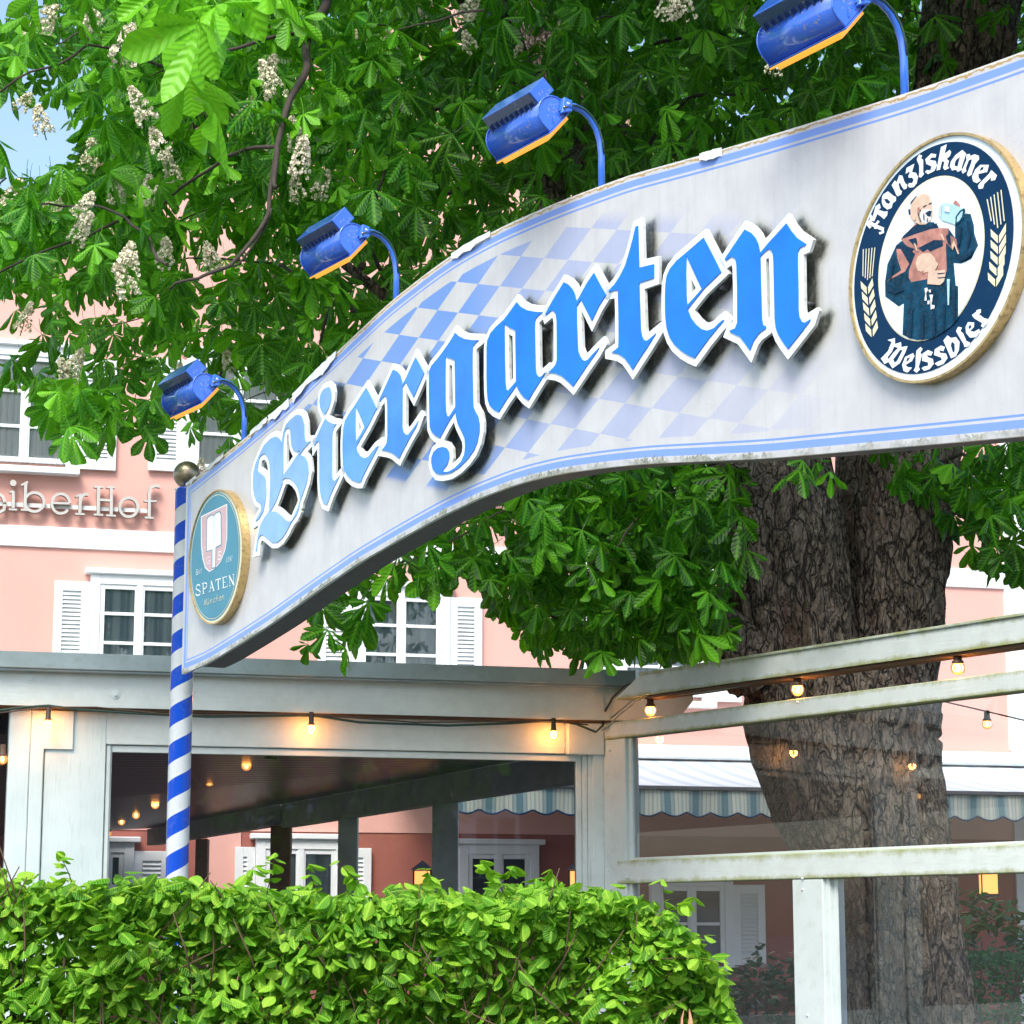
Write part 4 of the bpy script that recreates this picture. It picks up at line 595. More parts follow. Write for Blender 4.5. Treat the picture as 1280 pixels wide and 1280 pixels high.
# ------------------------------------------------------------------ flood lamps
ang=math.atan2(SIGN.d[1],SIGN.d[0])
def lamp():
    r=empty('flood_lamp',(0,0,0),'x','lamp',group='blue flood lamps on the arched sign')
    bm=bmesh.new(); pth=[(0,0,-.12),(0,0,.14),(0,-.006,.19),(0,-.022,.235),(0,-.048,.27),(0,-.08,.292),(0,-.115,.300),(0,-.14,.298)]
    tube(bm,pth,.0125,14); ball(bm,(0.0,-.142,.298),.019,12,8); bm_obj('arm',bm,M['armblue'],r,False)
    bm=bmesh.new(); hexa(bm,[(-.012,-.13,.275),(.012,-.13,.275),(.012,-.175,.262),(-.012,-.175,.262),(-.012,-.13,.318),(.012,-.13,.318),(.012,-.165,.325),(-.012,-.165,.325)],.003)
    b=bm_obj('bracket',bm,M['armblue'],r,False)
    bm=bmesh.new(); tube(bm,[(.0135,y+.002,z) for x,y,z in pth[1:]]+[(.010,-.16,.285),(-.008,-.175,.27)],.0042,6); bm_obj('supply_cable',bm,M['cable'],r,False)
    for q in ((.0135,-.145,.298),(.0135,-.166,.284)):
        bm=bmesh.new(); ball(bm,q,.006,8,6); bm_obj('screw',bm,M['brass'],r,False)
    X0,X1=-.375,-.012
    B=Vector((0,-.128,.288)); Fv=Vector((0,-.213,.193)); t=(Fv-B).normalized(); n=Vector((0,-.745,.667)); hl=(Fv-B).length/2; Mc=(B+Fv)/2
    prof=[B+n*.0]+[Mc+n*.034+(-t*math.cos(a)*hl+n*math.sin(a)*hl) for a in [math.pi*i/16 for i in range(17)]]+[Fv]
    bm=bmesh.new(); ra=[bm.verts.new((X0,p.y,p.z)) for p in prof]; rb=[bm.verts.new((X1,p.y,p.z)) for p in prof]
    for i in range(len(prof)-1): f=bm.faces.new([ra[i],ra[i+1],rb[i+1],rb[i]]); f.smooth=True
    bm.faces.new(ra); bm.faces.new(rb[::-1]); bm.faces.new([ra[0],rb[0],rb[-1],ra[-1]]); bmesh.ops.recalc_face_normals(bm,faces=bm.faces)
    # thin end rims
    for X in (X0,X1):
        c=[Vector((X,p.y,p.z)) for p in prof]; tube(bm,c,.0035,6)
    for xx in (X1+.001,):
        for k in range(2):
            q=Mc+n*(.02+.0*k)+t*(.02-.04*k); hexa(bm,[(xx,q.y-.002,q.z-.012),(xx+.003,q.y-.002,q.z-.012),(xx+.003,q.y+.002,q.z-.012),(xx,q.y+.002,q.z-.012),(xx,q.y-.002,q.z+.012),(xx+.003,q.y-.002,q.z+.012),(xx+.003,q.y+.002,q.z+.012),(xx,q.y+.002,q.z+.012)])
    bm_obj('housing',bm,M['lampblue'],r,False)
    def slab(bm,x0,x1,a0,a1,b0,b1,bev=0.):  # a along t from B, b along n
        P_=[]
        for bb in (b0,b1):
            for (xx,aa) in ((x0,a0),(x1,a0),(x1,a1),(x0,a1)):
                q=B+t*aa+n*bb; P_.append((xx,q.y,q.z))
        hexa(bm,P_,bev)
    L=hl*2
    bm=bmesh.new(); slab(bm,X0-.002,X1+.006,-.006,L+.008,-.007,-.0015,.001); bm_obj('glass_frame',bm,M['lampblue'],r,False)
    bm=bmesh.new(); slab(bm,X0+.03,X1-.03,.004,L-.004+.012,-.026,-.0075,.002); slab(bm,X0-.002,X1+.004,L-.006,L+.0115,-.012,-.0075,.001); bm_obj('glass',bm,M['lampglass'],r,False)
    # ballast box on the back of the housing
    bm=bmesh.new(); slab(bm,X0+.02,X1-.01,-.012,.078,.088,.150,.002); bm_obj('ballast_box',bm,M['lampblue'],r,False)
    bm=bmesh.new(); slab(bm,X0+.026,X1-.016,.0785,.0815,.084,.146)
    for k in range(9):
        x=X0+.04+k*.034; slab(bm,x,x+.004,.079,.094,.088,.112)
    bm_obj('louvre',bm,M['lampdark'],r,False)
    return r
def copy_tree(o,par=None):
    c=o.copy(); COL.objects.link(c); 
    if par: c.parent=par
    for ch in list(o.children): copy_tree(ch,c)
    return c
L0=lamp(); LAB=['smallest blue flood lamp at the far left end, next to the ball finial','second blue flood lamp from the left, above the letters g and r of the sign','third blue flood lamp from the left, above the last letters of the sign','largest blue flood lamp at the top edge of the photo, nearest the monk emblem']
LAB[1]='second blue flood lamp from the left, standing over the blue lozenge pattern'; LAB[2]='third blue flood lamp from the left, in front of the darkest part of the tree'
for i,(x,y) in enumerate(((305,545),(495,375),(752,235),(1131,119))):
    s,z=SIGN.sz(x,y,-.03); z=float(np.interp(s,S,zt)); o=L0 if i==0 else copy_tree(L0)
    o.location=SIGN.w(s,z-.01,-.03); o.rotation_euler[2]=ang; o['label']=LAB[i]
# ------------------------------------------------------------------ glazed pavilion
def zof(pl,x,y,o=0): return pl.sz(x,y,o)[1]
def sof(pl,x,y,o=0): return pl.sz(x,y,o)[0]
pav=empty('glazed_pavilion',WALL.w(-2,0,0),'long white painted wooden pavilion with big glass panes and a grey metal roof edge','pavilion')
def part(name,mat,fn,par=None,label=None,smooth=False):
    bm=bmesh.new(); fn(bm); o=bm_obj(name,bm,mat,None,smooth=smooth); p=par or pav; o.parent=p; o.data.transform(origin(p).inverted())
    if label: o['label']=label
    return o
sL=-7.5
z_re1,z_re0=zof(WALL,0,813,.16),zof(WALL,0,834,.16)
sE=sof(WALL,795,842,.16)
part('roof_edge',M['zinc'],lambda b:(box(b,WALL,sL,sE,z_re0,z_re1,.02,.16,.004),box(b,WALL,sL,sE-.02,z_re0-.012,z_re0,.06,.145,.002)))
zf0,zf1=zof(WALL,0,881,.08),z_re0-.012
def fascia(b):
    s1=sof(WALL,866,858,.08); sm=sof(WALL,845,898,.08)
    prism(b,WALL,[(sL,zf0),(sm,zf0),(s1,zf0+.13),(s1,zf1),(sL,zf1)],[],-.06,.08)
part('fascia_beam',M['beam'],fascia)
for (x,y) in ((37.5,848.5),(144,868),(742,868)):
    def bolt(b):
        for r,d in ((.026,.004),(.011,.014)):
            s,z=WALL.sz(x,y,.081); prism(b,WALL,[(s+r*math.cos(a*math.pi/8),z+r*math.sin(a*math.pi/8)) for a in range(16)],[],.0805,.081+d)
    part('bolt',M['white'],bolt)
zb1,zb0=zf0-.004,zof(WALL,400,936,.0)
s131,s706=sof(WALL,131,900),sof(WALL,706,920)
part('lintel',M['beam'],lambda b:box(b,WALL,s131,s706,zb0,zb1-.01,-.09,.0,.004))
part('drip_board',M['woodbrown'],lambda b:box(b,WALL,sL,sof(WALL,860,890),zb1-.009,zb1+.003,-.09,.055,0))
def boards(b):
    a,c,d=sof(WALL,53,1000),sof(WALL,130.5,1000),sof(WALL,9,1000)
    box(b,WALL,a+.004,c,0,zb1-.012,-.08,.004,.004)
part('wall_board',M['board'],boards)
def post0(b):
    d,a=sof(WALL,8,1000),sof(WALL,52.5,1000); m=sof(WALL,35,1000)
    box(b,WALL,d,m-.001,0,zb1-.012,-.09,.025,.006); box(b,WALL,m+.001,a,0,zb1-.012,-.09,.022,.006)
part('timber_post',M['board'],post0)
def notch(b):
    box(b,WALL,sof(WALL,54,930),sof(WALL,91,930),zof(WALL,70,937),zb1-.013,.005,.02,.003)
part('cover_plate',M['board'],notch)
def wframe(b):
    x0,x1=sof(WALL,131.5,1000),sof(WALL,745,1000); zt=zb0-.004; 
    a=sof(WALL,139,1000); c=sof(WALL,722,1000); z2=zof(WALL,400,945)
    box(b,WALL,x0,a-.008,0,zt,-.08,-.01,.004); box(b,WALL,a-.008,a,0,zt,-.06,-.025,.002)
    box(b,WALL,a,c,z2,zt,-.07,-.02,.002)
    box(b,WALL,c,c+.035,0,zt,-.07,-.03,.003); box(b,WALL,c+.037,c+.066,0,zt,-.08,-.012,.003); box(b,WALL,c+.068,c+.10,0,zt,-.09,.0,.003)
part('window_frame',M['white'],wframe)
zsill=1.05
def pane(pl,x0,x1,z0,z1,o,name='glass_pane',par=None,mat=None):
    def f(b): box(b,pl,x0,x1,z0,z1,o-.004,o)
    bm=bmesh.new(); v=[bm.verts.new(pl.w(*q,o)) for q in ((x0,z0),(x1,z0),(x1,z1),(x0,z1))]; bm.faces.new(v)
    o_=bm_obj(name,bm,mat or M['glass'],None); p=par or pav; o_.parent=p; o_.data.transform(origin(p).inverted()); return o_
pane(WALL,sof(WALL,139,1000),sof(WALL,722,1000),zsill,zof(WALL,400,945),-.045)
part('parapet_board',M['board'],lambda b:box(b,WALL,sof(WALL,131.5,1000),sof(WALL,745,1000),0,zsill,-.08,-.006,.004))
pane(WALL,sL,sof(WALL,7.5,1000),zsill,zb1-.02,-.045)
part('parapet_board',M['board'],lambda b:box(b,WALL,sL,sof(WALL,7.5,1000),0,zsill,-.08,-.006,.004))
def cpost(b):
    a,c=sof(WALL,740,1000),sof(WALL,757,1000)
    box(b,WALL,a,c,0,zb1-.012,-.1,.02,.005)
    box(b,WALL,sof(WALL,707,925),sof(WALL,752,925),zof(WALL,730,944),zb1-.013,-.02,.05,.005)
part('corner_post',M['white'],cpost)
def hinge(b):
    for y in (1088,1110): 
        s,z=WALL.sz(748,y,.022); tube(b,[WALL.w(s,z,.02),WALL.w(s,z,.03)],.008,8)
    box(b,WALL,sof(WALL,739,1100,.022),sof(WALL,755,1100,.022),zof(WALL,748,1128),zof(WALL,748,1073),.0205,.0235)
part('hinge_plate',M['white'],hinge)
# corrugated ceiling of the pavilion and the beam line that bounds it
def P3(x,y,Y):
    r=ray(x,y); k=Y/r[1]; return Vector((r[0]*k,Y,CAMZ+r[2]*k))
def beam3(b,A,Bp,wd,ht,bev=.004):
    A=Vector(A);Bp=Vector(Bp); d=(Bp-A); d.z=0; d.normalize(); q=Vector((-d.y,d.x,0))*wd/2; h=Vector((0,0,ht))
    hexa(b,[A-q-h,A+q-h,Bp+q-h,Bp-q-h,A-q,A+q,Bp+q,Bp-q],bev)
bA=P3(735,938,14.35); bB=P3(360,1006,19.6); bdir=(bB-bA).normalized(); bC=bB+bdir*4.2
part('inner_beam',M['woodgrey'],lambda b:beam3(b,bA,bB,.12,.19))
part('inner_beam',M['woodgrey'],lambda b:beam3(b,bB+bdir*.05,bC,.12,.16))
def ceil(b):
    z0=2.70; p=[WALL.w(sL,z0,-.12),Vector((bA.x,bA.y,z0-.01)),Vector((bB.x,bB.y,bB.z+.01)),Vector((bC.x,bC.y,bC.z+.01)),Vector((-9.5,23.5,2.32))]
    b.faces.new([b.verts.new(q) for q in p])
part('corrugated_ceiling',M['ceil'],ceil)
part('pavilion_roof',M['zinc'],lambda b:b.faces.new([b.verts.new(q) for q in (WALL.w(sL,z_re1-.02,-.1),WALL.w(0,z_re1-.02,-.1),bB+Vector((0,0,.28)),bC+Vector((0,0,.28)),Vector((-9.5,23.5,2.7)))]))
for (x0,x1,Y,mt) in ((340,365,19.7,'woodbrown'),(424,448,18.3,'woodgrey'),(541,573,16.5,'woodgrey'),(247,262,22.0,'woodbrown')):
    a=P3((x0+x1)/2,1000,Y); wd=(x1-x0)/2900*Y; t=(a.x-bA.x)/(bB.x-bA.x); zt_=bA.z+(bB.z-bA.z)*t-.17
    part('inner_post',M[mt],lambda b:beam3(b,(a.x-wd/2,Y,zt_),(a.x+wd/2,Y,zt_),.14,zt_,.004))
part('timber_brace',M['woodgrey'],lambda b:beam3(b,P3(322,1020,19.6),P3(352,1012,19.6),.1,.1))
# ------------------------------------------------------------------ glazed screen to the right
scr=empty('glazed_screen',FENCE.w(.5,0,0),'white wooden screen with three algae stained rails and glass panes before the tree','screen')
def fpart(name,mat,fn,label=None): return part(name,mat,fn,scr,label)
fe=5.2
t1,t0=zof(FENCE,1060,804,.05),zof(FENCE,1060,834,.05)
def toprail(b):
    prism(b,FENCE,[(sof(FENCE,768,866,.05),t0+.005),(sof(FENCE,800,845,.05),t1),(fe,t1),(fe,t0)],[],-.09,.05)
    box(b,FENCE,sof(FENCE,800,843,.05),fe,t1+.001,t1+.016,-.10,.062,.003)
fpart('top_rail',M['rail'],toprail)
fpart('rail_underside',M['woodbrown'],lambda b:box(b,FENCE,sof(FENCE,800,866,.05),fe,t0-.014,t0-.001,-.08,.035))
a1,a0=zof(FENCE,1060,865,.02),zof(FENCE,1060,889,.02)
fpart('middle_rail',M['rail'],lambda b:box(b,FENCE,sof(FENCE,755,915,.02),fe,a0,a1,-.08,.02,.005))
c1,c0=zof(FENCE,1280,1055,.02),zof(FENCE,1280,1091,.02)
fpart('lower_rail',M['rail'],lambda b:box(b,FENCE,sof(FENCE,771,1090,.02),fe,c0,c1,-.08,.02,.005))
pa,pb=sof(FENCE,757,1000,.0),sof(FENCE,785,1000,.0)
fpart('screen_post',M['white'],lambda b:(box(b,FENCE,pa,pb-.01,0,a0-.002,-.09,.012,.004),box(b,FENCE,pb-.009,pb+.02,0,a0-.002,-.06,-.01,.003)))
pc,pd=sof(FENCE,992,1200,.015),sof(FENCE,1035,1200,.015)
fpart('screen_post',M['white'],lambda b:(box(b,FENCE,pc,pd-.03,0,c0-.002,-.08,.015,.005),box(b,FENCE,pd-.029,pd,0,c0-.002,-.08,-.004,.004),box(b,FENCE,pd+.001,pd+.045,0,c0-.002,-.07,-.03,.003)))
fpart('screen_post',M['white'],lambda b:box(b,FENCE,fe-.12,fe,0,t0-.016,-.075,.015,.005))
def bead(b):
    x0=sof(FENCE,790,1000,-.02); box(b,FENCE,x0-.008,x0+.012,c1+.001,a0-.001,-.045,-.015,.002)
    box(b,FENCE,x0+.012,fe-.12,c1+.001,c1+.016,-.045,-.015,.002)
    x0=sof(FENCE,790,1200,-.02); box(b,FENCE,x0,x0+.012,.3,c0-.001,-.045,-.015,.002)
fpart('glazing_bead',M['white'],bead)
g0=sof(FENCE,791,1000,-.03)
pane(FENCE,g0,fe-.12,c1+.002,a0-.002,-.03,par=scr); pane(FENCE,g0,pc,.1,c0-.002,-.03,par=scr); pane(FENCE,pd+.04,fe-.12,.1,c0-.002,-.03,par=scr)
for x,y,o in ((760,1088,.015),(762,938,.015),(784,1097,.022),(1003,1098,.022),(997,878,.022),(1003,1112,.017),(1009,1269,.017)):
    def scrb(b):
        s,z=FENCE.sz(x,y,o); ball(b,FENCE.w(s,z,o),.008,8,5)
    fpart('screw_head',M['white'],scrb)
# ------------------------------------------------------------------ string lights
def bulb(par,p,r,up=.07,glow=2.2,longb=False):
    p=Vector(p); root=par
    bm=bmesh.new(); tube(bm,[p+Vector((0,0,r*.55)),p+Vector((0,0,r*.9)),p+Vector((0,0,r*1.1)),p+Vector((0,0,r*1.1+up))],[r*.82,r*.82,r*.6,r*.52],14)
    so_=bm_obj('bulb_socket',bm,M['socket'],None); so_.parent=root; so_.data.transform(origin(root).inverted())
    bm=bmesh.new(); ball(bm,p,r,18,12,0,1.35 if longb else 1.0); b=bm_obj('bulb',bm,M['bulb'],None); b.parent=so_; b.data.transform(origin(so_).inverted())
    bm=bmesh.new(); ball(bm,p,r*.38,10,8,0,1.7); h=bm_obj('filament',bm,M['bulbhot'],None); h.parent=so_; h.data.transform(origin(so_).inverted())
    # filament sits inside an opaque bulb: pull it out through the lower face so the hot core shows
    if glow:
        l=bpy.data.lights.new('bulb_light','POINT'); l.energy=glow; l.color=(1,.40,.10); l.shadow_soft_size=r; lo=bpy.data.objects.new('bulb_light',l); COL.objects.link(lo); lo.parent=so_; lo.location=Vector(p)-origin(so_).translation
        b.visible_shadow=True
st=empty('string_lights',WALL.w(-1,2.8,.1),'string of lit bulbs on a dark cable under the pavilion fascia','string lights')
def cable(par,pts,r=.006,mt='cable'): 
    bm=bmesh.new(); tube(bm,pts,r,6); o=bm_obj('cable',bm,M[mt],None); o.parent=par; o.data.transform(origin(par).inverted())
def wp(pl,x,y,o): s,z=pl.sz(x,y,o); return pl.w(s,z,o)
cable(st,[wp(WALL,x,y,.10) for x,y in ((-120,884),(0,888),(30,884),(60,882),(100,887),(160,891),(260,896),(389,894),(450,903),(560,907),(640,904),(692,900),(720,905),(745,915),(752,908))],.007)
cable(st,[wp(WALL,x,y,.105) for x,y in ((0,891),(60,884),(120,884),(220,894),(389,893),(520,903),(692,901),(735,906))],.0045,'socket')
for x,y in ((5,945),(60,905),(389,911),(692,918)):
    if x==5: continue
    bulb(st,wp(WALL,x,y-1,.11),.025,.065,3.2,True)
bulb(st,wp(WALL,3,949,.02),.03,.05,0)
st2=empty('string_lights',FENCE.w(1,2.9,.0),'string of round lit bulbs between the two upper rails of the glazed screen','string lights')
cable(st2,[wp(FENCE,x,y,.0) for x,y in ((763,898),(790,876),(808,869),(850,868),(900,862),(950,853),(995,841),(1050,838),(1110,829),(1160,818),(1195,811),(1240,807),(1300,802))],.006,'woodgrey')
cable(st2,[wp(FENCE,x,y,.03) for x,y in ((752,912),(756,890),(766,872),(780,858),(795,852))],.007,'black')
cable(st2,[wp(FENCE,x,y,.035) for x,y in ((746,915),(756,911),(775,893),(795,878),(810,869))],.005,'woodgrey')
for x,y in ((813,888),(997,862),(1197.5,835)): bulb(st2,wp(FENCE,x,y,.0),.036,.06,3)
st3=empty('string_lights',P3(240,1000,18),'string of small lit bulbs inside the pavilion, seen through the left pane','string lights')
IN=((308,957,15.2),(262,977,16.5),(194,1006,18.6),(170,1019,20.),(152,1027,21.4),(135,1042,22.8))
cable(st3,[P3(345,948,14.5)]+[P3(x+(4 if i%2 else -4),y-13,Y) for i,(x,y,Y) in enumerate(IN)],.007,'black')
for x,y,Y in IN: bulb(st3,P3(x,y,Y),.034,.055,.8 if Y<19 else 0)
st4=empty('string_lights',P3(1234,905,15),'single lit bulb on a thin cable behind the upper right glass pane','string lights')
cable(st4,[P3(1180,877,15.4),P3(1232,889,15),P3(1300,905,14.6)],.005,'black'); bulb(st4,P3(1234,905,15),.034,.05,1.)
# bracket and hook at the corner
part('corner_bracket',M['white'],lambda b:(box(b,WALL,sof(WALL,757,870),sof(WALL,763,870),zof(WALL,760,878),zof(WALL,760,857),.081,.088,.001),box(b,WALL,sof(WALL,757,870),sof(WALL,785,870),zof(WALL,760,862),zof(WALL,760,857),.081,.088,.001)))
# ------------------------------------------------------------------ the pink inn behind
inn=empty('pink_inn',FAC.w(0,0,0),'pink rendered inn with white bands, shutters and small paned windows','building')
def ipart(name,mat,fn,label=None): return part(name,mat,fn,inn,label)
xr=sof(FAC,1262,900); xl=sof(FAC,-60,300)-2.2; xe=sof(FAC,-60,335)
ze=zof(FAC,-60,335); zap=zof(FAC,560,-20); xm_=sof(FAC,560,100)
ipart('wall',M['pink'],lambda b:prism(b,FAC,[(xl,zof(FAC,400,1040)),(xr,zof(FAC,400,1040)),(xr,ze-.6),(xm_,zap),(xe,ze),(xl,ze)],[],-.4,0))
ipart('ground_floor_wall',M['pinkshaded'],lambda b:box(b,FAC,xl,xr+1.5,0,zof(FAC,400,1040)-.002,-.4,-.01))
ipart('pink_panel',M['pink'],lambda b:box(b,FAC,sof(FAC,258,1100),sof(FAC,300,1100),0,3.0,-.01,.01))
def roof(b):
    for (x0,z0_,x1,z1_) in ((xe-.1,ze+.03,xm_,zap+.15),(xl-.4,ze+.03,xe-.11,ze+.03),(xm_,zap+.15,xr+.4,ze-.85)):
        prism(b,FAC,[(x0,z0_),(x1,z1_),(x1,z1_+.1),(x0,z0_+.1)],[],-12,.12)
ipart('roof',M['rooftile'],roof)
ipart('side_wall',M['wallwhite'],lambda b:(box(b,FAC,xr+.001,xr+.5,0,ze-.7,-.5,.02),))
zA,zB_=zof(FAC,0,656),zof(FAC,0,682)
ipart('string_course',M['wallwhite'],lambda b:box(b,FAC,xl,xr+.25,zB_,zA,-.02,.03,.004))
ipart('corner_strip',M['wallwhite'],lambda b:box(b,FAC,xr-.02,xr+.5,3.6,zB_-.002,-.02,.035,.004))
ipart('corner_strip',M['wallwhite'],lambda b:box(b,FAC,xr-.02,xr+.5,zA+.002,ze-.7,-.02,.035,.004))
def inn_window(x0,y0,x1,y1,ls=0,rs=0,rows=3,curt=True,lintel=True,split=True,sill=True,panepx=None):
    """opening in pixels of the facade; shutters of width ls/rs pixels"""
    ym=(y0+y1)/2; s0,s1=sof(FAC,x0,ym),sof(FAC,x1,ym); z1=zof(FAC,(x0+x1)/2,y0); z0=zof(FAC,(x0+x1)/2,y1)
    W=s1-s0; su=.10
    w_=ipart('window',M['wallwhite'],lambda b:(box(b,FAC,s0-su,s0,z0-.05,z1+su,0,.09,.004),box(b,FAC,s1,s1+su,z0-.05,z1+su,0,.09,.004),box(b,FAC,s0,s1,z1,z1+su,0,.088,.004),box(b,FAC,s0-su-.06,s1+su+.06,z1+su+.001,z1+su+.06,0,.13,.01) if lintel else None,box(b,FAC,s0-su-.04,s1+su+.04,z0-.12,z0-.051,0,.15,.008) if sill else None))
    def sp(name,mat,fn):
        bm=bmesh.new(); fn(bm); o=bm_obj(name,bm,mat,None); o.parent=w_; o.data.transform(origin(w_).inverted()); return o
    sp('dark_room',M['darkroom'],lambda b:box(b,FAC,s0,s1,z0,z1,.002,.004))
    if curt: 
        def cu(b):
            n=90; vs_=[]
            for i in range(n+1):
                s=s0+.03+(W-.06)*i/n; o=.018+.006*math.sin(i*.9)+.003*math.sin(i*2.3); vs_.append((b.verts.new(FAC.w(s,z0,o)),b.verts.new(FAC.w(s,z1-.03,o))))
            for a,c in zip(vs_,vs_[1:]): f=b.faces.new([a[0],c[0],c[1],a[1]]); f.smooth=True
        sp('curtain',M['sheencurtain' if curt=='pale' else 'curtain'],cu)  # the pale one stands in for the sky reflection in the panes
    fr=.05; mid=(s0+s1)/2
    def sash(b):
        cells=[(s0,mid-.001),(mid+.001,s1)] if split else [(s0,s1)]
        for a,c in cells:
            box(b,FAC,a,a+fr,z0,z1,.04,.075,.004); box(b,FAC,c-fr,c,z0,z1,.04,.075,.004)
            box(b,FAC,a+fr,c-fr,z1-fr,z1,.04,.073,.004); box(b,FAC,a+fr,c-fr,z0,z0+fr,.04,.073,.004)
            for k in range(1,rows):
                z=z0+(z1-z0)*k/rows; box(b,FAC,a+fr,c-fr,z-.017,z+.017,.042,.068,.003)
        if split: box(b,FAC,mid-.03,mid+.03,z0,z1,.0755,.088,.003)
    sp('sash_frame',M['sash'],sash)
    bm=bmesh.new(); v=[bm.verts.new(FAC.w(*q,.05)) for q in ((s0,z0),(s1,z0),(s1,z1),(s0,z1))]; bm.faces.new(v); o=bm_obj('pane',bm,M['houseglass'],None); o.parent=w_; o.data.transform(origin(w_).inverted())
    for sd_,wp_ in ((-1,ls),(1,rs)):
        if not wp_: continue
        ws=wp_/2900*25*.97; a=s0-su-ws if sd_<0 else s1+su; c=a+ws
        sh_=ipart('shutter',M['sash'],lambda b:(box(b,FAC,a+.004,a+.09,z0-.04,z1+.02,.02,.06,.003),box(b,FAC,c-.09,c-.004,z0-.04,z1+.02,.02,.06,.003),box(b,FAC,a+.09,c-.09,z1-.08,z1+.02,.02,.059,.003),box(b,FAC,a+.09,c-.09,z0-.04,z0+.06,.02,.059,.003)))
        bm=bmesh.new(); box(bm,FAC,a+.09,c-.09,z0+.06,z1-.08,.018,.024); n=int((z1-z0-.14)/.042)
        for k in range(n):
            z=z0+.06+(z1-z0-.14)*k/n; h=(z1-z0-.14)/n
            hexa(bm,[FAC.w(a+.09,z,.052),FAC.w(c-.09,z,.052),FAC.w(c-.09,z+.006,.052),FAC.w(a+.09,z+.006,.052),FAC.w(a+.09,z+h-.006,.026),FAC.w(c-.09,z+h-.006,.026),FAC.w(c-.09,z+h,.026),FAC.w(a+.09,z+h,.026)][0:8])
        o=bm_obj('louvres',bm,M['sash'],None); o.parent=sh_; o.data.transform(origin(sh_).inverted())
inn_window(123,733,222,842,44,44)
inn_window(450,747,549,856,44,44)
inn_window(776,762,875,871,44,44)
inn_window(-22,447,84,579,0,50,3,'pale')
inn_window(243,458,350,590,46,46,3,'pale')
inn_window(510,470,616,602,46,46,3)
inn_window(776,482,880,614,46,46,3)
# ground floor windows seen through the glass
inn_window(112,1066,153,1150,0,44,2)
inn_window(330,1062,418,1140,26,34,1)
inn_window(583,1068,660,1125,0,0,1,False)
inn_window(822,1108,903,1202,0,46,2,False)
# ---- lettering on the facade
let=empty('wall_lettering',FAC.w(sof(FAC,90,630),zof(FAC,90,640),.1),'white serif letters of the inn name on a pale rail across the pink wall','lettering')
LT={'e':[[(6,630),(5,637),(-2,641),(-10,638),(-14,629),(-10,619),(-3,616),(4,621),(6,628)]],
'i':[[(16.5,614),(16.5,635)],('s',(11,636.5),(21.5,637)),('s',(12,615.5),(17,613.5)),('c',16.5,603.7,4)],
'b':[[(32.2,604),(31.2,636)],('s',(26.5,606.5),(35,602)),('s',(26,637),(35,637.5)),('o',43,627.5,12,11.8)],
'E':[[(87.5,629.3),(65,628.6)],('a',76,629.5,11.2,12.2,2,322)],
'r':[[(100.5,619),(99.8,641)],('s',(94,642.2),(106,642.6)),('s',(94.5,621),(101,617.5)),[(100.5,624),(103,619.5),(106.5,617.5),(110.5,618)]],
'H':[[(123.3,608.5),(122.8,642)],[(139.3,609),(139,643)],('s',(117.5,608.5),(129,608.8)),('s',(133,609),(144,609.3)),('s',(117,643),(129,643.6)),('s',(132.5,644),(145,644.6)),[(123,624.5),(139,625.5)]],
'o':[('o',161,634,11.3,11.8)],
'f':[[(186.5,646),(186.8,616),(189,609.5),(194,607),(200.5,608)],('s',(180,626),(196,626.6)),('s',(181,646.8),(192,647.3))]}
for ch,strokes in LT.items():
    bm=bmesh.new(); j=0
    for st_ in strokes:
        j+=1; o1=.11+j*.0004
        if isinstance(st_,list): p,w_,cl=st_,3.7,False
        elif st_[0]=='s': p,w_,cl=list(st_[1:]),2.3,False
        elif st_[0]=='c':
            q=[FAC.sz(x,y,o1) for x,y in ell(st_[1],st_[2],st_[3],st_[3],20)]; prism(bm,FAC,q,[],.05,o1,0,1); continue
        elif st_[0]=='o': p,w_,cl=ell(*st_[1:],36),3.4,True
        else: p,w_,cl=ell(st_[1],st_[2],st_[3],st_[4],34,st_[5],st_[6]),3.3,False
        if ch=='E' and j==1: w_=2.8
        if ch=='H' and j==7: w_=3
        q=[FAC.sz(x,y,o1) for x,y in p]; l,h=stroke(q,w_/2900*25,cl); prism(bm,FAC,l,h,.05,o1,0,1)
    o=bm_obj('letter',bm,[M['letterpale'],M['bronze']],None); o.parent=let; o.data.transform(origin(let).inverted())
part('mounting_rail',M['wallwhite'],lambda b:box(b,FAC,sof(FAC,-60,626,.05),sof(FAC,186,638,.05),zof(FAC,90,636.5,.05),zof(FAC,90,631.5,.05),.03,.055),let)
# ------------------------------------------------------------------ awning
AW=Plane(640,21.8,vw)
awn_=empty('striped_awning',AW.w(0,2.9,0),'long blue and cream striped awning with a scalloped edge along the inn','awning')
az=zof(AW,800,987); sA,sB=sof(AW,566,987),sof(AW,1620,987)
def with_su(name,mat,verts,faces,su,par):
    me=bpy.data.meshes.new(name); me.from_pydata([tuple(v) for v in verts],[],faces); at=me.attributes.new('su','FLOAT','POINT'); at.data.foreach_set('value',su); me.materials.append(mat)
    o=bpy.data.objects.new(name,me); COL.objects.link(o); o.parent=par; me.transform(origin(par).inverted()); return o
V=[];U_=[];Fc=[]; n=300; pitch=34/2900*21.8
for i in range(n+1):
    s=sA+(sB-sA)*i/n; dz=.045*abs(math.sin(math.pi*(s-sA)/pitch)); o=.012*math.sin(s*9)
    for k,z in enumerate((az,az-.1,az-.20-dz)): V.append(AW.w(s,z,o*(k+.2))); U_.append(s)
for i in range(n):
    for k in range(2): Fc.append((i*3+k,(i+1)*3+k,(i+1)*3+k+1,i*3+k+1))
with_su('valance',M['awning'],V,Fc,U_,awn_)
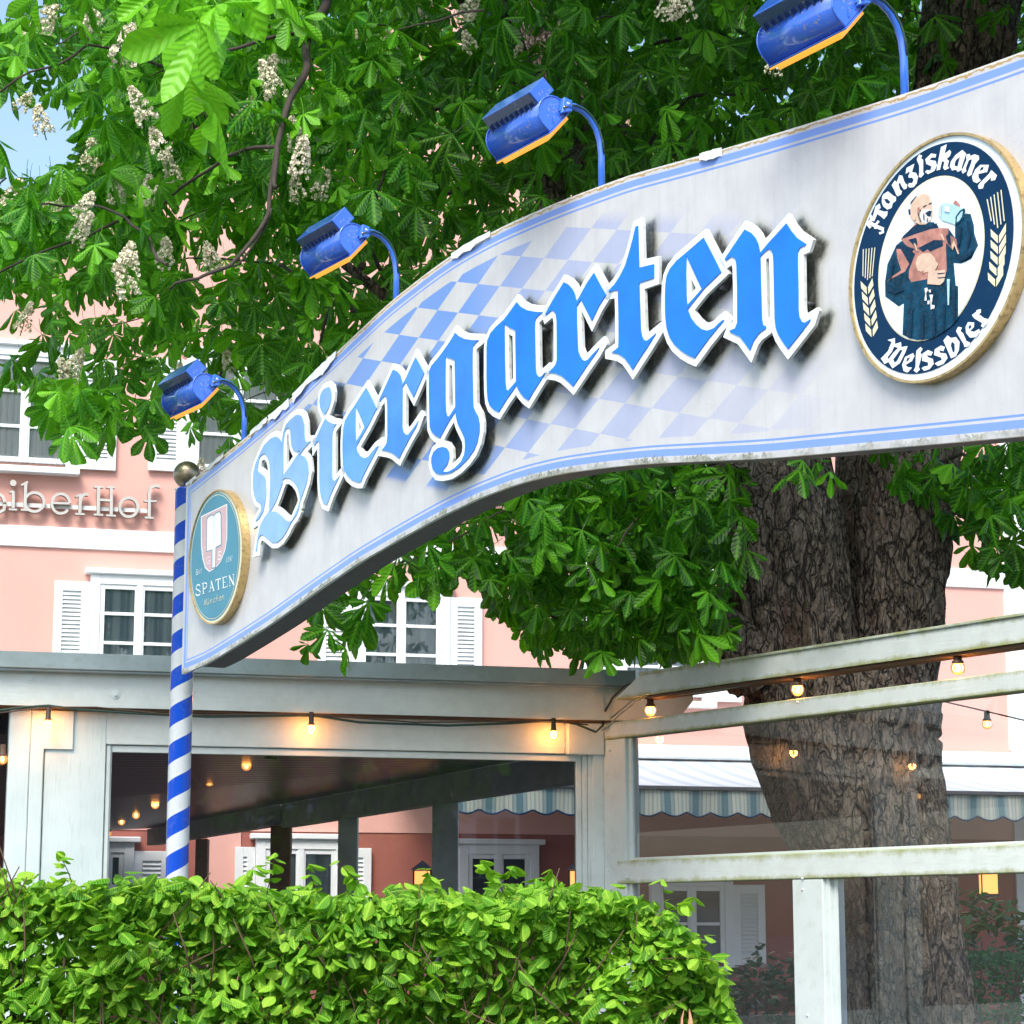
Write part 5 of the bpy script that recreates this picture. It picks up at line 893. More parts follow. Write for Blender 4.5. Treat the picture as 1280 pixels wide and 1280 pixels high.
bm=bmesh.new(); tube(bm,[AW.w(sA+(sB-sA)*i/n,az-.203-.045*abs(math.sin(math.pi*((sB-sA)*i/n)/pitch)),.012*math.sin((sA+(sB-sA)*i/n)*9)*2.2) for i in range(n+1)],.009,5); o=bm_obj('piping',bm,M['navy'],None); o.parent=awn_; o.data.transform(origin(awn_).inverted())
zb_=zof(FAC,800,950); V=[];U_=[];Fc=[]
for i in range(61):
    s=sA+(sB-sA)*i/60
    for k in range(9):
        t=k/8; V.append(AW.w(s,az+(zb_-az)*t-.05*math.sin(math.pi*t),-3.0*t)); U_.append(s)
for i in range(60):
    for k in range(8): Fc.append((i*9+k,(i+1)*9+k,(i+1)*9+k+1,i*9+k+1))
with_su('awning_cloth',M['awntop'],V,Fc,U_,awn_)
part('front_bar',M['darksteel'],lambda b:box(b,AW,sA,sB,az+.002,az+.04,-.03,.03,.004),awn_)
part('cassette',M['wallwhite'],lambda b:box(b,FAC,sof(FAC,560,940),sof(FAC,1640,940),zof(FAC,800,949),zof(FAC,800,932),.01,.2,.02),awn_)
# ------------------------------------------------------------------ lanterns, bench
def lantern(p,wd,h,label,roof=True,floor=0):
    x,y,z=p; r=empty('garden_lantern',(x,y,floor),label,'lantern')
    def lp(name,mat,fn):
        bm=bmesh.new(); fn(bm); o=bm_obj(name,bm,mat,None); o.parent=r; o.data.transform(origin(r).inverted())
    lp('glass_box',M['amber'],lambda b:hexa(b,[(x-wd*.4,y-wd*.4,z),(x+wd*.4,y-wd*.4,z),(x+wd*.4,y+wd*.4,z),(x-wd*.4,y+wd*.4,z),(x-wd*.4,y-wd*.4,z+h),(x+wd*.4,y-wd*.4,z+h),(x+wd*.4,y+wd*.4,z+h),(x-wd*.4,y+wd*.4,z+h)]))
    def frame(b):
        for a in (-1,1):
            for c in (-1,1): hexa(b,[(x+a*wd*.42+i,y+c*wd*.42+j,k) for k in (z-.01,z+h+.01) for i,j in ((-.006,-.006),(.006,-.006),(.006,.006),(-.006,.006))])
        hexa(b,[(x+i*wd*.5,y+j*wd*.5,k) for k in (z-.03,z-.011) for i,j in ((-1,-1),(1,-1),(1,1),(-1,1))])
        if roof:
            t=[b.verts.new((x+i*wd*.56,y+j*wd*.56,z+h+.012)) for i,j in ((-1,-1),(1,-1),(1,1),(-1,1))]; a=b.verts.new((x,y,z+h+wd*.55)); b.faces.new(t[::-1])
            for i in range(4): b.faces.new([t[i],t[(i+1)%4],a])
        else: hexa(b,[(x+i*wd*.5,y+j*wd*.5,k) for k in (z+h+.011,z+h+.03) for i,j in ((-1,-1),(1,-1),(1,1),(-1,1))])
    lp('frame',M['black'],frame)
    if floor==0: lp('stand',M['black'],lambda b:tube(b,[(x,y,0),(x,y,z-.03)],.02,10))
    else: lp('wall_arm',M['black'],lambda b:tube(b,[(x,y,z-.02),(x,y+.25,z-.02)],.015,8))
    return r
p=P3(528,1118,17.5); lantern(p,.15,.17,'lit lantern with pointed black roof, left one of two behind the big pane')
p=P3(722,1118,17.5); lantern(p,.15,.17,'lit lantern with pointed black roof at the right edge of the big pane')
p=P3(1236,1117,24.0); l=lantern((p.x,p.y,p.z),.2,.22,'lit square wall lantern low on the right, above the dark shrub',False,p.z)
bn=empty('garden_bench',P3(930,1240,17.5)*1,'dark brown wooden bench behind the lower pane, beside the dark shrub','bench'); bn.location.z=0
q0,q1=P3(850,1220,17.5),P3(1010,1225,17.0)
def bnp(name,fn):
    bm=bmesh.new(); fn(bm); o=bm_obj(name,bm,M['woodbrown'],None); o.parent=bn; o.data.transform(origin(bn).inverted())
bnp('backrest',lambda b:[beam3(b,(q0.x,q0.y,1.22-k*.12),(q1.x,q1.y,1.22-k*.12),.03,.09) for k in range(4)])
bnp('seat',lambda b:[beam3(b,(q0.x,q0.y-.12-k*.11,.47),(q1.x,q1.y-.12-k*.11,.47),.09,.03) for k in range(4)])
for q in (q0,q1): bnp('leg',lambda b:(beam3(b,(q.x-.03,q.y+.02,1.2),(q.x+.03,q.y+.02,1.2),.05,1.2),beam3(b,(q.x-.03,q.y-.45,.44),(q.x+.03,q.y-.45,.44),.05,.44)))
# ------------------------------------------------------------------ the house across the street (seen only in the glass)
HS=empty('slate_roofed_house',(24,-26,0),'house with big dark slate roof across the street, seen only as a reflection','building')
def hp(name,mat,fn):
    bm=bmesh.new(); fn(bm); bmesh.ops.translate(bm,verts=bm.verts,vec=(22,0,0)); o=bm_obj(name,bm,mat,None); o.parent=HS; o.data.transform(origin(HS).inverted()); return o
M['slate']=paint('slate_roof',(.045,.05,.055),.6,.25,7,(.1,.1,.09),.4,.6)
hp('wall',M['wallwhite'],lambda b:hexa(b,[(x,y,z) for z in (0,2.7) for x,y in ((-22,-34),(26,-34),(26,-26),(-22,-26))]))
def hroof(b):
    hexa(b,[(-22.5,-25.3,2.6),(26.5,-25.3,2.6),(26.5,-25.3,2.8),(-22.5,-25.3,2.8),(-22.5,-30,9.0),(26.5,-30,9.0),(26.5,-30,9.2),(-22.5,-30,9.2)])
    hexa(b,[(-22.5,-34.7,2.6),(26.5,-34.7,2.6),(26.5,-34.7,2.8),(-22.5,-34.7,2.8),(-22.5,-30,9.0),(26.5,-30,9.0),(26.5,-30,9.2),(-22.5,-30,9.2)])
hp('roof',M['slate'],hroof)
for x in (-16,-10,-4,2,8,14,20):
    dm=hp('dormer',M['wallwhite'],lambda b:hexa(b,[(x+i*.75,y,z) for z in (3.2,4.6) for i,y in ((-1,-27.5),(1,-27.5),(1,-25.7),(-1,-25.7))]))
    for c in (-.32,.32):
        bm=bmesh.new(); hexa(bm,[(x+c+i*.25,y,z) for z in (3.4,4.4) for i,y in ((-1,-25.72),(1,-25.72),(1,-25.66),(-1,-25.66))]); bmesh.ops.translate(bm,verts=bm.verts,vec=(22,0,0)); o=bm_obj('window',bm,M['darkroom'],None); o.parent=dm; o.data.transform(origin(dm).inverted())
# ------------------------------------------------------------------ leaves
def leaf_template(L,wmax,rows,prof,fold,droop,wave=0.):
    V=[];UV=[]
    for v in rows:
        h=np.interp(v,[p[0] for p in prof],[p[1] for p in prof])*wmax
        for u in (-1,-.5,0,.5,1): V.append((u*h*L,v*L,-droop*L*v*v+(-fold*abs(u)*h*L*2) + wave*L*math.sin(v*9)*abs(u))); UV.append((u*h,v))
    F_=[]
    for i in range(len(rows)-1):
        for k in range(4): a=i*5+k; F_.append((a,a+1,a+6,a+5))
    return np.array(V),np.array(UV),np.array(F_)
def merge(parts):
    V=[];U=[];F_=[];n=0
    for v,u,f in parts: V.append(v);U.append(u);F_.append(f+n);n+=len(v)
    return np.concatenate(V),np.concatenate(U),np.concatenate(F_)
CP_=[(0,.06),(.2,.22),(.4,.55),(.6,.9),(.72,1),(.84,.86),(.93,.42),(1,0)]
def chestnut_tpl(seed,nl=None):
    r=random.Random(seed); P_=[]
    angs=[0,42,-42,88,-88]+([132,-132] if r.random()<.6 else []); ln={0:1,42:.94,88:.76,132:.5}
    for a in angs:
        v,u,f=leaf_template(ln[abs(a)]*r.uniform(.82,1.15),r.uniform(.20,.27),[0,.15,.32,.5,.66,.8,.92,1],CP_,r.uniform(.05,.5),r.uniform(.1,.75),r.uniform(.01,.035))
        th=math.radians(a+r.uniform(-12,12)); tz=r.uniform(-.45,.15)
        v=v.copy(); y=v[:,1].copy(); v[:,2]+=y*tz; x=v[:,0]*math.cos(th)+v[:,1]*math.sin(th); y=-v[:,0]*math.sin(th)+v[:,1]*math.cos(th); v[:,0]=x;v[:,1]=y
        P_.append((v,u,f))
    n=5; pv=[];pu=[]   # petiole
    for i in range(n):
        t=i/(n-1); 
        for dx in (-.012,.012): pv.append((dx,-t*.85,.25*t*t)); pu.append((.3,0))
    pf=[(2*i,2*i+1,2*i+3,2*i+2) for i in range(n-1)]
    P_.append((np.array(pv),np.array(pu),np.array(pf)))
    return merge(P_)
def oval_tpl(seed,w_=.33,tip=.3):
    r=random.Random(seed); return leaf_template(1,w_,[0,.12,.3,.5,.7,.87,1],[(0,.1),(.12,.55),(.3,.92),(.5,1),(.7,.85),(.87,.45),(1,0)],r.uniform(.0,.4),r.uniform(0,.35),.01)
def rots(N,tilt_min,tilt_max,az=None,roll=.4,az_spread=math.pi):
    """each leaf points along an azimuth, its tip pitched down by tilt"""
    a=(RNG.uniform(-math.pi,math.pi,N) if az is None else az+RNG.uniform(-az_spread,az_spread,N)); t=RNG.uniform(tilt_min,tilt_max,N); r=RNG.normal(0,roll,N)
    fy=np.stack([np.cos(a)*np.cos(t),np.sin(a)*np.cos(t),-np.sin(t)],-1)
    side=np.stack([np.sin(a),-np.cos(a),np.zeros(N)],-1); upv=np.cross(side,fy)
    x=side*np.cos(r)[:,None]+upv*np.sin(r)[:,None]; z=np.cross(x,fy)
    return np.stack([x,fy,z],-1)
def build_leaves(name,tpls,pos,R,size,tint,mat,parent,par_loc):
    VV=[];FF=[];UU=[];TT=[];n=0; which=RNG.integers(0,len(tpls),len(pos))
    for k,(v,u,f) in enumerate(tpls):
        m=which==k; N=int(m.sum())
        if not N: continue
        w_=np.einsum('nij,vj->nvi',R[m],v)*size[m][:,None,None]+pos[m][:,None,:]
        VV.append(w_.reshape(-1,3)); FF.append((f[None]+ (np.arange(N)*len(v))[:,None,None]).reshape(-1,4)+n); UU.append(np.tile(u,(N,1))); TT.append(np.repeat(tint[m],len(v))); n+=N*len(v)
    V=np.concatenate(VV)-np.array(par_loc); F_=np.concatenate(FF); U=np.concatenate(UU); T=np.concatenate(TT)
    me=bpy.data.meshes.new(name); me.vertices.add(len(V)); me.vertices.foreach_set('co',V.astype('f').ravel()); me.loops.add(F_.size); me.loops.foreach_set('vertex_index',F_.astype('i').ravel())
    me.polygons.add(len(F_)); me.polygons.foreach_set('loop_start',np.arange(0,F_.size,4,dtype='i')); me.polygons.foreach_set('loop_total',np.full(len(F_),4,dtype='i')); me.polygons.foreach_set('use_smooth',np.ones(len(F_),bool))
    me.update(); uv=me.uv_layers.new(name='UVMap'); uv.data.foreach_set('uv',U[F_.ravel()].astype('f').ravel()); at=me.attributes.new('tint','FLOAT','POINT'); at.data.foreach_set('value',T.astype('f')); me.materials.append(mat)
    o=bpy.data.objects.new(name,me); COL.objects.link(o)
    if parent: o.parent=parent
    return o
def inpoly(x,y,p):
    c=np.zeros(len(x),bool); q=np.array(p,float); q2=np.roll(q,-1,0)
    for a,b in zip(q,q2):
        with np.errstate(all='ignore'): c^=((a[1]>y)!=(b[1]>y))&(x<(b[0]-a[0])*(y-a[1])/(b[1]-a[1]+1e-9)+a[0])
    return c
def unproj(x,y,Y):
    rx=(x-CX)/F; ry=(CY-y)/F; a=CP-ry*SP; k=Y/a; return np.stack([rx*k,Y,CAMZ+(SP+ry*CP)*k],-1)
# ------------------------------------------------------------------ chestnut tree
TB=P3(1110,1499,13.9); TB.z=0
tree=empty('chestnut_tree',TB,'huge old horse chestnut with a forked trunk, hanging leaves and white blossom candles','tree')
def loft(sections,name,mat,nseg=110,rows_per=.02,seed=1,amp=.035,zs=None):
    """sections: (centre, radius) along a limb; bark relief in the mesh"""
    C=[Vector(c) for c,_ in sections]; Rr=[r for _,r in sections]
    d=[0]
    for a,b in zip(C,C[1:]): d.append(d[-1]+(b-a).length)
    n=max(8,int(d[-1]/rows_per)); V=[];F_=[]
    cs=np.array([[c.x,c.y,c.z] for c in C]); ds=np.array(d); tt=np.linspace(0,d[-1],n)
    # smooth resample
    from math import pi
    ctr=np.stack([np.interp(tt,ds,cs[:,k]) for k in range(3)],-1); rad=np.interp(tt,ds,Rr); k=max(3,int(n*.12)|1); ker=np.ones(k)/k
    def sm(y): 
        h=k//2; yp=np.concatenate([2*y[0]-y[h:0:-1],y,2*y[-1]-y[-2:-h-2:-1]]); return np.convolve(yp,ker,'valid')
    ctr=np.stack([sm(ctr[:,j]) for j in range(3)],-1); rad=sm(rad)
    tan=np.gradient(ctr,axis=0); ref=Vector((0,1,0))
    for i in range(n):
        t=Vector(tan[i]).normalized(); a=(ref-t*ref.dot(t)).normalized(); b=t.cross(a); c=Vector(ctr[i])
        for j in range(nseg):
            an=2*pi*j/nseg; dr=a*math.cos(an)+b*math.sin(an)
            q=Vector((math.cos(an)*2.2,math.sin(an)*2.2,tt[i]*1.0+seed*7)); 
            big=noise.noise(q*.8)*.07+noise.noise(q*2.0)*.05
            wq=Vector((q.x*3.4,q.y*3.4,q.z*2.6))+noise.noise_vector(q*3)*.8; ce=noise.cell(wq)*.4; rd=noise.voronoi(wq*1.15)[0]; cr=min(1.,(rd[1]-rd[0])*3.2)
            f=1+big; V.append(c+dr*(rad[i]*f+amp*min(1,rad[i]/.3)*(cr*.9-.5+noise.noise(q*9)*.35)))
    for i in range(n-1):
        for j in range(nseg): F_.append((i*nseg+j,i*nseg+(j+1)%nseg,(i+1)*nseg+(j+1)%nseg,(i+1)*nseg+j))
    me=bpy.data.meshes.new(name); me.from_pydata(V,[],F_); me.materials.append(mat); me.polygons.foreach_set('use_smooth',[True]*len(me.polygons)); o=bpy.data.objects.new(name,me); COL.objects.link(o); o.parent=tree; me.transform(origin(tree).inverted()); return o
def pc(x,y,Y,wpx): return (P3(x,y,Y),wpx/2/2900*Y)
loft([pc(1120,1540,13.9,330),pc(1122,1420,13.9,240),pc(1121,1280,13.9,185),pc(1112,1150,13.9,170),pc(1090,1050,13.9,195),pc(1060,960,13.9,228),pc(1050,880,13.9,240),pc(1048,845,13.9,232),pc(1054,805,13.9,150)],'trunk',M['bark'],170,.016,1,.04)
loft([pc(1020,930,13.85,130),pc(1000,850,13.82,146),pc(990,790,13.8,148),pc(982,700,13.75,146),pc(968,600,13.7,150),pc(930,450,13.8,130),pc(860,330,14,110),pc(790,240,14.3,90),pc(720,130,14.6,72),pc(660,20,15,60),pc(600,-160,15.5,45)],'limb',M['bark'],130,.018,2,.035)
loft([pc(1090,960,13.9,90),pc(1108,880,13.9,110),pc(1122,810,13.9,112),pc(1128,700,13.95,112),pc(1135,600,14,122),pc(1150,450,14,120),pc(1175,300,14,122),pc(1200,150,14,124),pc(1212,40,14,124),pc(1225,-100,14.1,115),pc(1260,-400,14.3,90)],'limb',M['bark'],120,.018,3,.035)
loft([pc(1064,900,14.3,90),pc(1066,820,14.35,60),pc(1068,740,14.5,56),pc(1070,660,14.6,56),pc(1072,590,14.7,56),pc(1075,480,14.9,50),pc(1060,300,15.2,40)],'limb',M['bark'],70,.02,9,.03)
loft([pc(950,840,13.7,90),pc(915,800,13.6,72),pc(880,770,13.7,58),pc(830,720,13.9,52),pc(790,680,14.2,44),pc(760,620,14.6,36),pc(700,560,15,26),pc(620,500,15.5,16)],'limb',M['bark'],70,.02,4,.02)
loft([pc(700,340,14.4,34),pc(690,260,14.3,40),pc(680,170,14.2,42),pc(640,60,14,36),pc(590,-80,14,30)],'limb',M['bark'],50,.02,6,.02)
loft([pc(975,650,13.7,60),pc(900,560,13.2,46),pc(780,470,12.8,34),pc(640,430,12.6,26),pc(520,400,12.4,18),pc(430,330,12.2,12)],'limb',M['bark'],40,.02,7,.012)
def br(pts,r0,r1,name='branch'):
    # a wandering branch through the given picture-side waypoints
    P_=[P3(*p) for p in pts]; Q=[]
    for i in range(len(P_)-1):
        for k in range(6):
            t=k/6; q=P_[i].lerp(P_[i+1],t); Q.append(q+noise.noise_vector(q*3.1)*.05)
    Q.append(P_[-1]); n=len(Q); bm=bmesh.new(); tube(bm,Q,[r0+(r1-r0)*i/(n-1) for i in range(n)],7); o=bm_obj(name,bm,M['twig'],None); o.parent=tree; o.data.transform(origin(tree).inverted())
for pts,r0,r1 in (([(640,60,14),(520,-60,12.5),(420,-20,11.3),(390,30,10.7),(378,100,10.4),(350,190,10.2),(345,235,10.1)],.035,.010),([(350,190,10.2),(335,260,10.1),(290,325,10.0),(250,352,9.9),(212,362,9.9)],.012,.006),([(340,255,10.1),(300,330,10.1),(270,345,10.2)],.006,.004),
 ([(640,430,12.6),(560,400,13),(470,420,13.2),(430,380,13.3),(350,330,13.6)],.03,.01),([(520,400,12.4),(470,330,12.3),(450,290,12.2),(480,220,12.2),(500,140,12.1)],.014,.006),([(450,330,12.3),(430,360,12.5),(420,372,12.5),(400,430,12.6)],.02,.008),
 ([(350,330,13.6),(300,420,13),(240,520,12.6),(195,520,12.3),(120,505,12.2),(60,490,12)],.010,.004),([(390,30,10.7),(300,60,10.5),(200,80,10.4),(110,60,10.2),(0,115,10)],.010,.005),([(350,190,10.2),(280,200,10.5),(200,260,10.8),(100,300,11),(-20,350,11)],.010,.006),
 ([(215,330,10),(150,270,10.5),(60,250,10.8),(-20,260,11)],.008,.004),([(640,60,14),(560,130,13.5),(470,150,13.2),(380,160,13)],.02,.006),([(690,240,14.3),(600,220,14),(520,260,13.6),(420,250,13.2)],.02,.006),([(720,130,14.6),(800,60,14),(900,40,13.5),(980,80,13)],.02,.006),
 ([(860,330,14),(800,200,13.2),(860,120,12.8),(960,110,12.5)],.02,.006),([(790,680,14.2),(700,640,14),(600,640,13.5),(520,690,13.2),(440,760,13)],.014,.004),([(790,680,14.2),(740,740,14),(690,770,13.8),(640,760,13.6)],.012,.004),([(1135,600,14),(1200,560,13.6),(1260,600,13.4),(1300,660,13.3)],.014,.005),([(1128,640,14),(1190,640,13.8),(1240,680,13.6)],.010,.004)):
    br(pts,r0,r1)
def sample(poly,N,Ymin,Ymax,pw=1.):
    xs=[p[0] for p in poly]; ys=[p[1] for p in poly]; X=[];Yy=[]
    while sum(len(a) for a in X)<N:
        x=RNG.uniform(min(xs),max(xs),N*3); y=RNG.uniform(min(ys),max(ys),N*3); m=inpoly(x,y,poly); X.append(x[m]);Yy.append(y[m])
    x=np.concatenate(X)[:N]; y=np.concatenate(Yy)[:N]; D=Ymin+(Ymax-Ymin)*RNG.uniform(0,1,N)**pw; return x,y,D
def sdist(pos): return (pos[:,0]-SIGN.p[0])*SIGN.n[0]+(pos[:,1]-SIGN.p[1])*SIGN.n[1]
CAN=[(-60,-60),(1340,-60),(1340,120),(1100,160),(880,240),(700,300),(560,370),(470,450),(400,510),(330,575),(300,580),(262,570),(240,540),(215,500),(190,470),(150,480),(110,530),(60,500),(10,470),(-60,480)]
SPEC=[ # polygon, count, depth range, exponent
 (CAN,3000,11.0,17.5,1.),
 ([(330,-60),(1340,-60),(1340,200),(900,300),(600,400),(380,300)],1500,12.,19.,1.),
 ([(620,-60),(1340,-60),(1340,200),(900,300),(600,400)],700,14.,20.,1.),
 ([(130,-60),(520,-60),(520,220),(420,330),(330,440),(240,470),(120,300)],520,10.2,12.5,1.),
 ([(-60,-40),(200,-40),(110,90),(90,260),(150,330),(60,350),(-60,300)],130,9.5,11.5,1.),
 ([(-60,230),(200,230),(180,330),(60,345),(-60,350)],70,10,12.5,1.),
 ([(40,470),(110,470),(175,540),(150,590),(60,590),(40,540)],9,9.6,10.8,1.),
 ([(150,500),(225,490),(225,600),(160,590)],10,10.8,12,1.),([(60,480),(150,480),(140,545),(55,548)],22,10.4,11.8,1.),
 ([(195,-40),(330,-40),(300,60),(290,160),(215,130)],10,6.6,7.6,1.),
 ([(190,700),(214,705),(214,735),(190,730)],2,10.2,10.6,1.),
 ([(365,785),(400,700),(500,690),(500,725),(460,760),(440,815),(375,805)],55,11.8,13,1.),
 ([(470,690),(560,650),(640,620),(700,600),(700,700),(640,740),(590,720),(530,725),(480,730)],130,11.6,14,1.),
 ([(640,590),(920,560),(940,700),(905,830),(850,825),(740,818),(670,800),(615,760),(610,700),(660,670)],620,12.0,15.5,1.),
 ([(640,590),(900,570),(900,660),(780,700),(690,680)],160,13,17,1.),
 ([(760,680),(900,720),(890,805),(790,800)],60,12.4,13.2,1.),
 ([(985,570),(1050,575),(1040,600),(990,595)],4,11.3,12,1.),
 ([(1090,560),(1330,540),(1330,640),(1180,650),(1150,620)],90,12.2,15,1.),
 ([(1185,600),(1330,600),(1330,740),(1250,720),(1200,690)],60,12.4,15,1.),
 ([(-500,-700),(1900,-700),(1900,-60),(-500,-60)],1500,9.5,18,1.),
 ([(1340,-60),(1900,-60),(1900,700),(1340,700)],420,11.5,18,1.),
 ([(-500,-60),(-60,-60),(-60,450),(-500,450)],260,10,16,1.)]
PP=[];SZ=[]
for poly,N,y0,y1,pw in SPEC:
    x,y,D=sample(poly,N,y0,y1,pw); p=unproj(x,y,D); s=RNG.uniform(.09,.178,N)
    if N==10 and y0<7: s=RNG.uniform(.16,.20,N)
    PP.append(p);SZ.append(s)
ns=6500; y0=RNG.uniform(12.3,17.5,ns); x0=RNG.uniform(-1.2,7,ns); zz=RNG.uniform(7.2,11,ns)   # unseen leaves added overhead to shade the canopy, sparing the sign
PP.append(np.stack([x0+.05*(zz-4),y0-.84*(zz-3.5),zz],-1)); SZ.append(RNG.uniform(.14,.22,ns))
pos=np.concatenate(PP); size=np.concatenate(SZ)
xpx=CX+F*pos[:,0]/(pos[:,1]*CP+(pos[:,2]-CAMZ)*SP); ypx=CY-F*(-pos[:,1]*SP+(pos[:,2]-CAMZ)*CP)/(pos[:,1]*CP+(pos[:,2]-CAMZ)*SP)
keep=~((sdist(pos)>-.55)&(xpx>225)&(ypx>-400)&(pos[:,1]>8)&(pos[:,2]<5.2))          # nothing grows through the sign
keep&=~((sdist(pos)>-.55)&(xpx>225)&(pos[:,0]*1.0>-1.0)&(pos[:,1]<11)&(ypx>150))
keep&=~((xpx>1125)&(xpx<1290)&(ypx>-50)&(ypx<140)&(pos[:,1]<14.4)&(RNG.uniform(0,1,len(pos))<.85))
keep&=~((xpx>700)&(ypx>745+0.0*xpx)&(ypx>860-.13*(xpx-740)-42))
hole=[((-60,552),(52,552),(52,680),(-60,680)),((-60,552),(52,552),(52,680),(-60,680)),((118,545),(215,545),(215,690),(118,690)),((118,545),(215,545),(215,690),(118,690)),((195,545),(268,545),(268,612),(195,612)),((195,545),(268,545),(268,612),(195,612)),((-30,100),(70,90),(95,170),(60,225),(-30,215)),((-30,375),(30,360),(60,395),(45,435),(-30,450)),((105,365),(140,360),(135,400),(105,398)),((405,300),(470,310),(470,350),(405,330)),((-30,-30),(40,-30),(30,30),(-30,40))]
for h in hole: keep&=~(inpoly(xpx,ypx,h)&(RNG.uniform(0,1,len(pos))<.93))
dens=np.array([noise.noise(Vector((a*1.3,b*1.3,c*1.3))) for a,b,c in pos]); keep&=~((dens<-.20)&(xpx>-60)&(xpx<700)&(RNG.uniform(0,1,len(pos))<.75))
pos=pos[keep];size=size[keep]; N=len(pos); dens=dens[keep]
tint=np.clip(RNG.beta(.9,1.7,N)*.85+dens*.3,0,1); near=pos[:,1]<8; tint[near]=RNG.uniform(.8,1,near.sum())  # nearest leaves tinted bright, backlight put into their colour
lf=(pos[:,0]<-.6)&(pos[:,1]<12.5); tint[lf]=np.clip(tint[lf]*.9+.32,0,1)  # left leaves tinted lighter to paint in the backlight
R=rots(N,.25,1.35,None,.45)
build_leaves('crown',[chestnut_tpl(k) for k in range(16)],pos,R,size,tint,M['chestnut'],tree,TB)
# twigs from leaf bunches back towards the limbs
bm=bmesh.new(); sel=RNG.choice(N,420,replace=False)
for i in sel:
    a=Vector(pos[i]); 
    if a.z>9 or (a.y<11.8 and a.z<5.6 and a.x>-2.6) or sdist(np.array([pos[i]]))[0]>-1.2 and a.x>-1.4 and a.z<5: continue
    d=Vector((RNG.uniform(.05,.5),RNG.uniform(-.1,.35),RNG.uniform(.05,.3))); d.normalize(); L=RNG.uniform(.3,.8); Q=[a+d*L*t/4+noise.noise_vector(a*2+Vector((t,0,0)))*.03*t for t in range(5)]; tube(bm,Q,[.003,.004,.005,.006,.007],5)
o=bm_obj('twigs',bm,M['twig'],None); o['kind']='stuff'; o.parent=tree; o.data.transform(origin(tree).inverted())
# blossom candles
def candle_mesh(seed):
    r=random.Random(seed); bm=bmesh.new(); H=.22; tube(bm,[(0,0,0),(.004,0,H*.5),(0,0,H)],[.004,.003,.0015],5,1)
    for k in range(95):
        t=r.random()**.9; rad=.05*(1-t)**.7+.008; a=r.uniform(0,6.283); p=Vector((rad*math.cos(a),rad*math.sin(a),.03+t*(H-.03)))*1.0
        for j in range(4):
            q=Vector((r.gauss(0,1),r.gauss(0,1),r.gauss(0,1))).normalized(); u=q.orthogonal().normalized(); v=q.cross(u); s=r.uniform(.006,.0105); c=p+q*s*.8
            bm.faces.new([bm.verts.new(c+u*s),bm.verts.new(c+v*s+q*s*.4),bm.verts.new(c-u*s),bm.verts.new(c-v*s+q*s*.4)])
    me=bpy.data.meshes.new('blossom_candle'); bm.to_mesh(me); bm.free(); me.materials.append(M['petal']); me.materials.append(M['greenstem']); return me
CM=[candle_mesh(k) for k in range(5)]
CAND=[(150,75,10.1,1.4),(128,40,10.3,1.2),(40,45,10.5,1.4),(178,70,10.3,.9),(190,150,10.2,1.1),(205,185,10.2,1),(372,215,10.0,1.1),(375,185,10.6,1),(573,25,11.5,1.2),(590,55,11.6,.9),(825,18,10.5,1.0),(858,22,10.6,1.1),(965,88,9.5,.8),(58,165,10.1,1),(90,275,10.4,1.1),(88,300,10.4,1),(155,340,10.2,1.3),(165,365,10.2,1.1),(80,470,11.5,1.2),(98,490,11.5,1.2),(190,245,10.6,1),(350,120,10.6,1.2),(330,105,10.8,1),(300,150,11,.9),(375,245,11,.9),(395,240,11.2,1),(270,330,11,1),(205,325,10.8,1),(0,265,11,1.2),(60,260,11,1),(25,410,12,1),(445,55,12,1),(640,75,12.5,.9),(530,20,12,1),(225,480,12,.9),(290,455,12.2,.9),(250,600,11.6,.8),(110,205,10.8,1),(220,225,11,1),(20,130,12,.9),(145,250,10.9,1),(420,240,12.5,.9),(500,60,12.5,1)]
for i,(x,y,Y,s) in enumerate(CAND):
    o=bpy.data.objects.new('blossom_candle',CM[i%5]); COL.objects.link(o); o.parent=tree; p=P3(x,y+10,Y-.1); o.location=p-TB; o.scale=(s*.78,s*.78,s*.85); o.rotation_euler=(random.uniform(-.5,.5),random.uniform(-.6,.6),random.uniform(0,6))
# ------------------------------------------------------------------ hornbeam hedge
HX0,HX1=-4.2,.86; HY0,HY1=8.2,9.0
hr=empty('hornbeam_hedge',((HX0+HX1)/2,8.6,0),'bright green leafy hornbeam hedge across the foreground, lower left','hedge')
def topz(x,y): 
    base=1.712+.02*math.sin(x*3)+.03*noise.noise(Vector((x*7,y*3,5)))+.06*noise.noise(Vector((x*2.5,y*2,0)))
    return base-.9*max(0,x-.12)**2.2-(max(0,x-.74)*4)
N=32000; hx=RNG.uniform(HX0,HX1,N); hy=np.empty(N); hz=np.empty(N); az=np.empty(N)
kind=RNG.uniform(0,1,N)
for i in range(N):
    bump_=.07*noise.noise(Vector((hx[i]*3,0,i*.0+3)))+.05*noise.noise(Vector((hx[i]*7,kind[i]*3,1)))
    if kind[i]<.48: tz_=max(.95,topz(hx[i],HY0)); hz[i]=RNG.uniform(.88,tz_+.03); hy[i]=HY0+bump_+.14*noise.noise(Vector((hx[i]*4,hz[i]*5,2)))+abs(RNG.normal(0,.09)); az[i]=-math.pi/2
    elif kind[i]<.70: hy[i]=RNG.uniform(HY0,HY1); hz[i]=topz(hx[i],hy[i])+RNG.normal(-.02,.03); az[i]=-math.pi/2
    else: hy[i]=RNG.uniform(HY0+.1,HY1-.1); hz[i]=RNG.uniform(.9,max(.95,topz(hx[i],hy[i])-.03)); az[i]=-math.pi/2
hb=RNG.uniform(0,1,N)<.22; hy=np.where(hb,RNG.uniform(8.75,9.0,N),hy)
ok=hz<np.array([topz(a,b) for a,b in zip(hx,hy)])+.05
pos=np.stack([hx,hy,hz],-1)[ok]; N=len(pos)
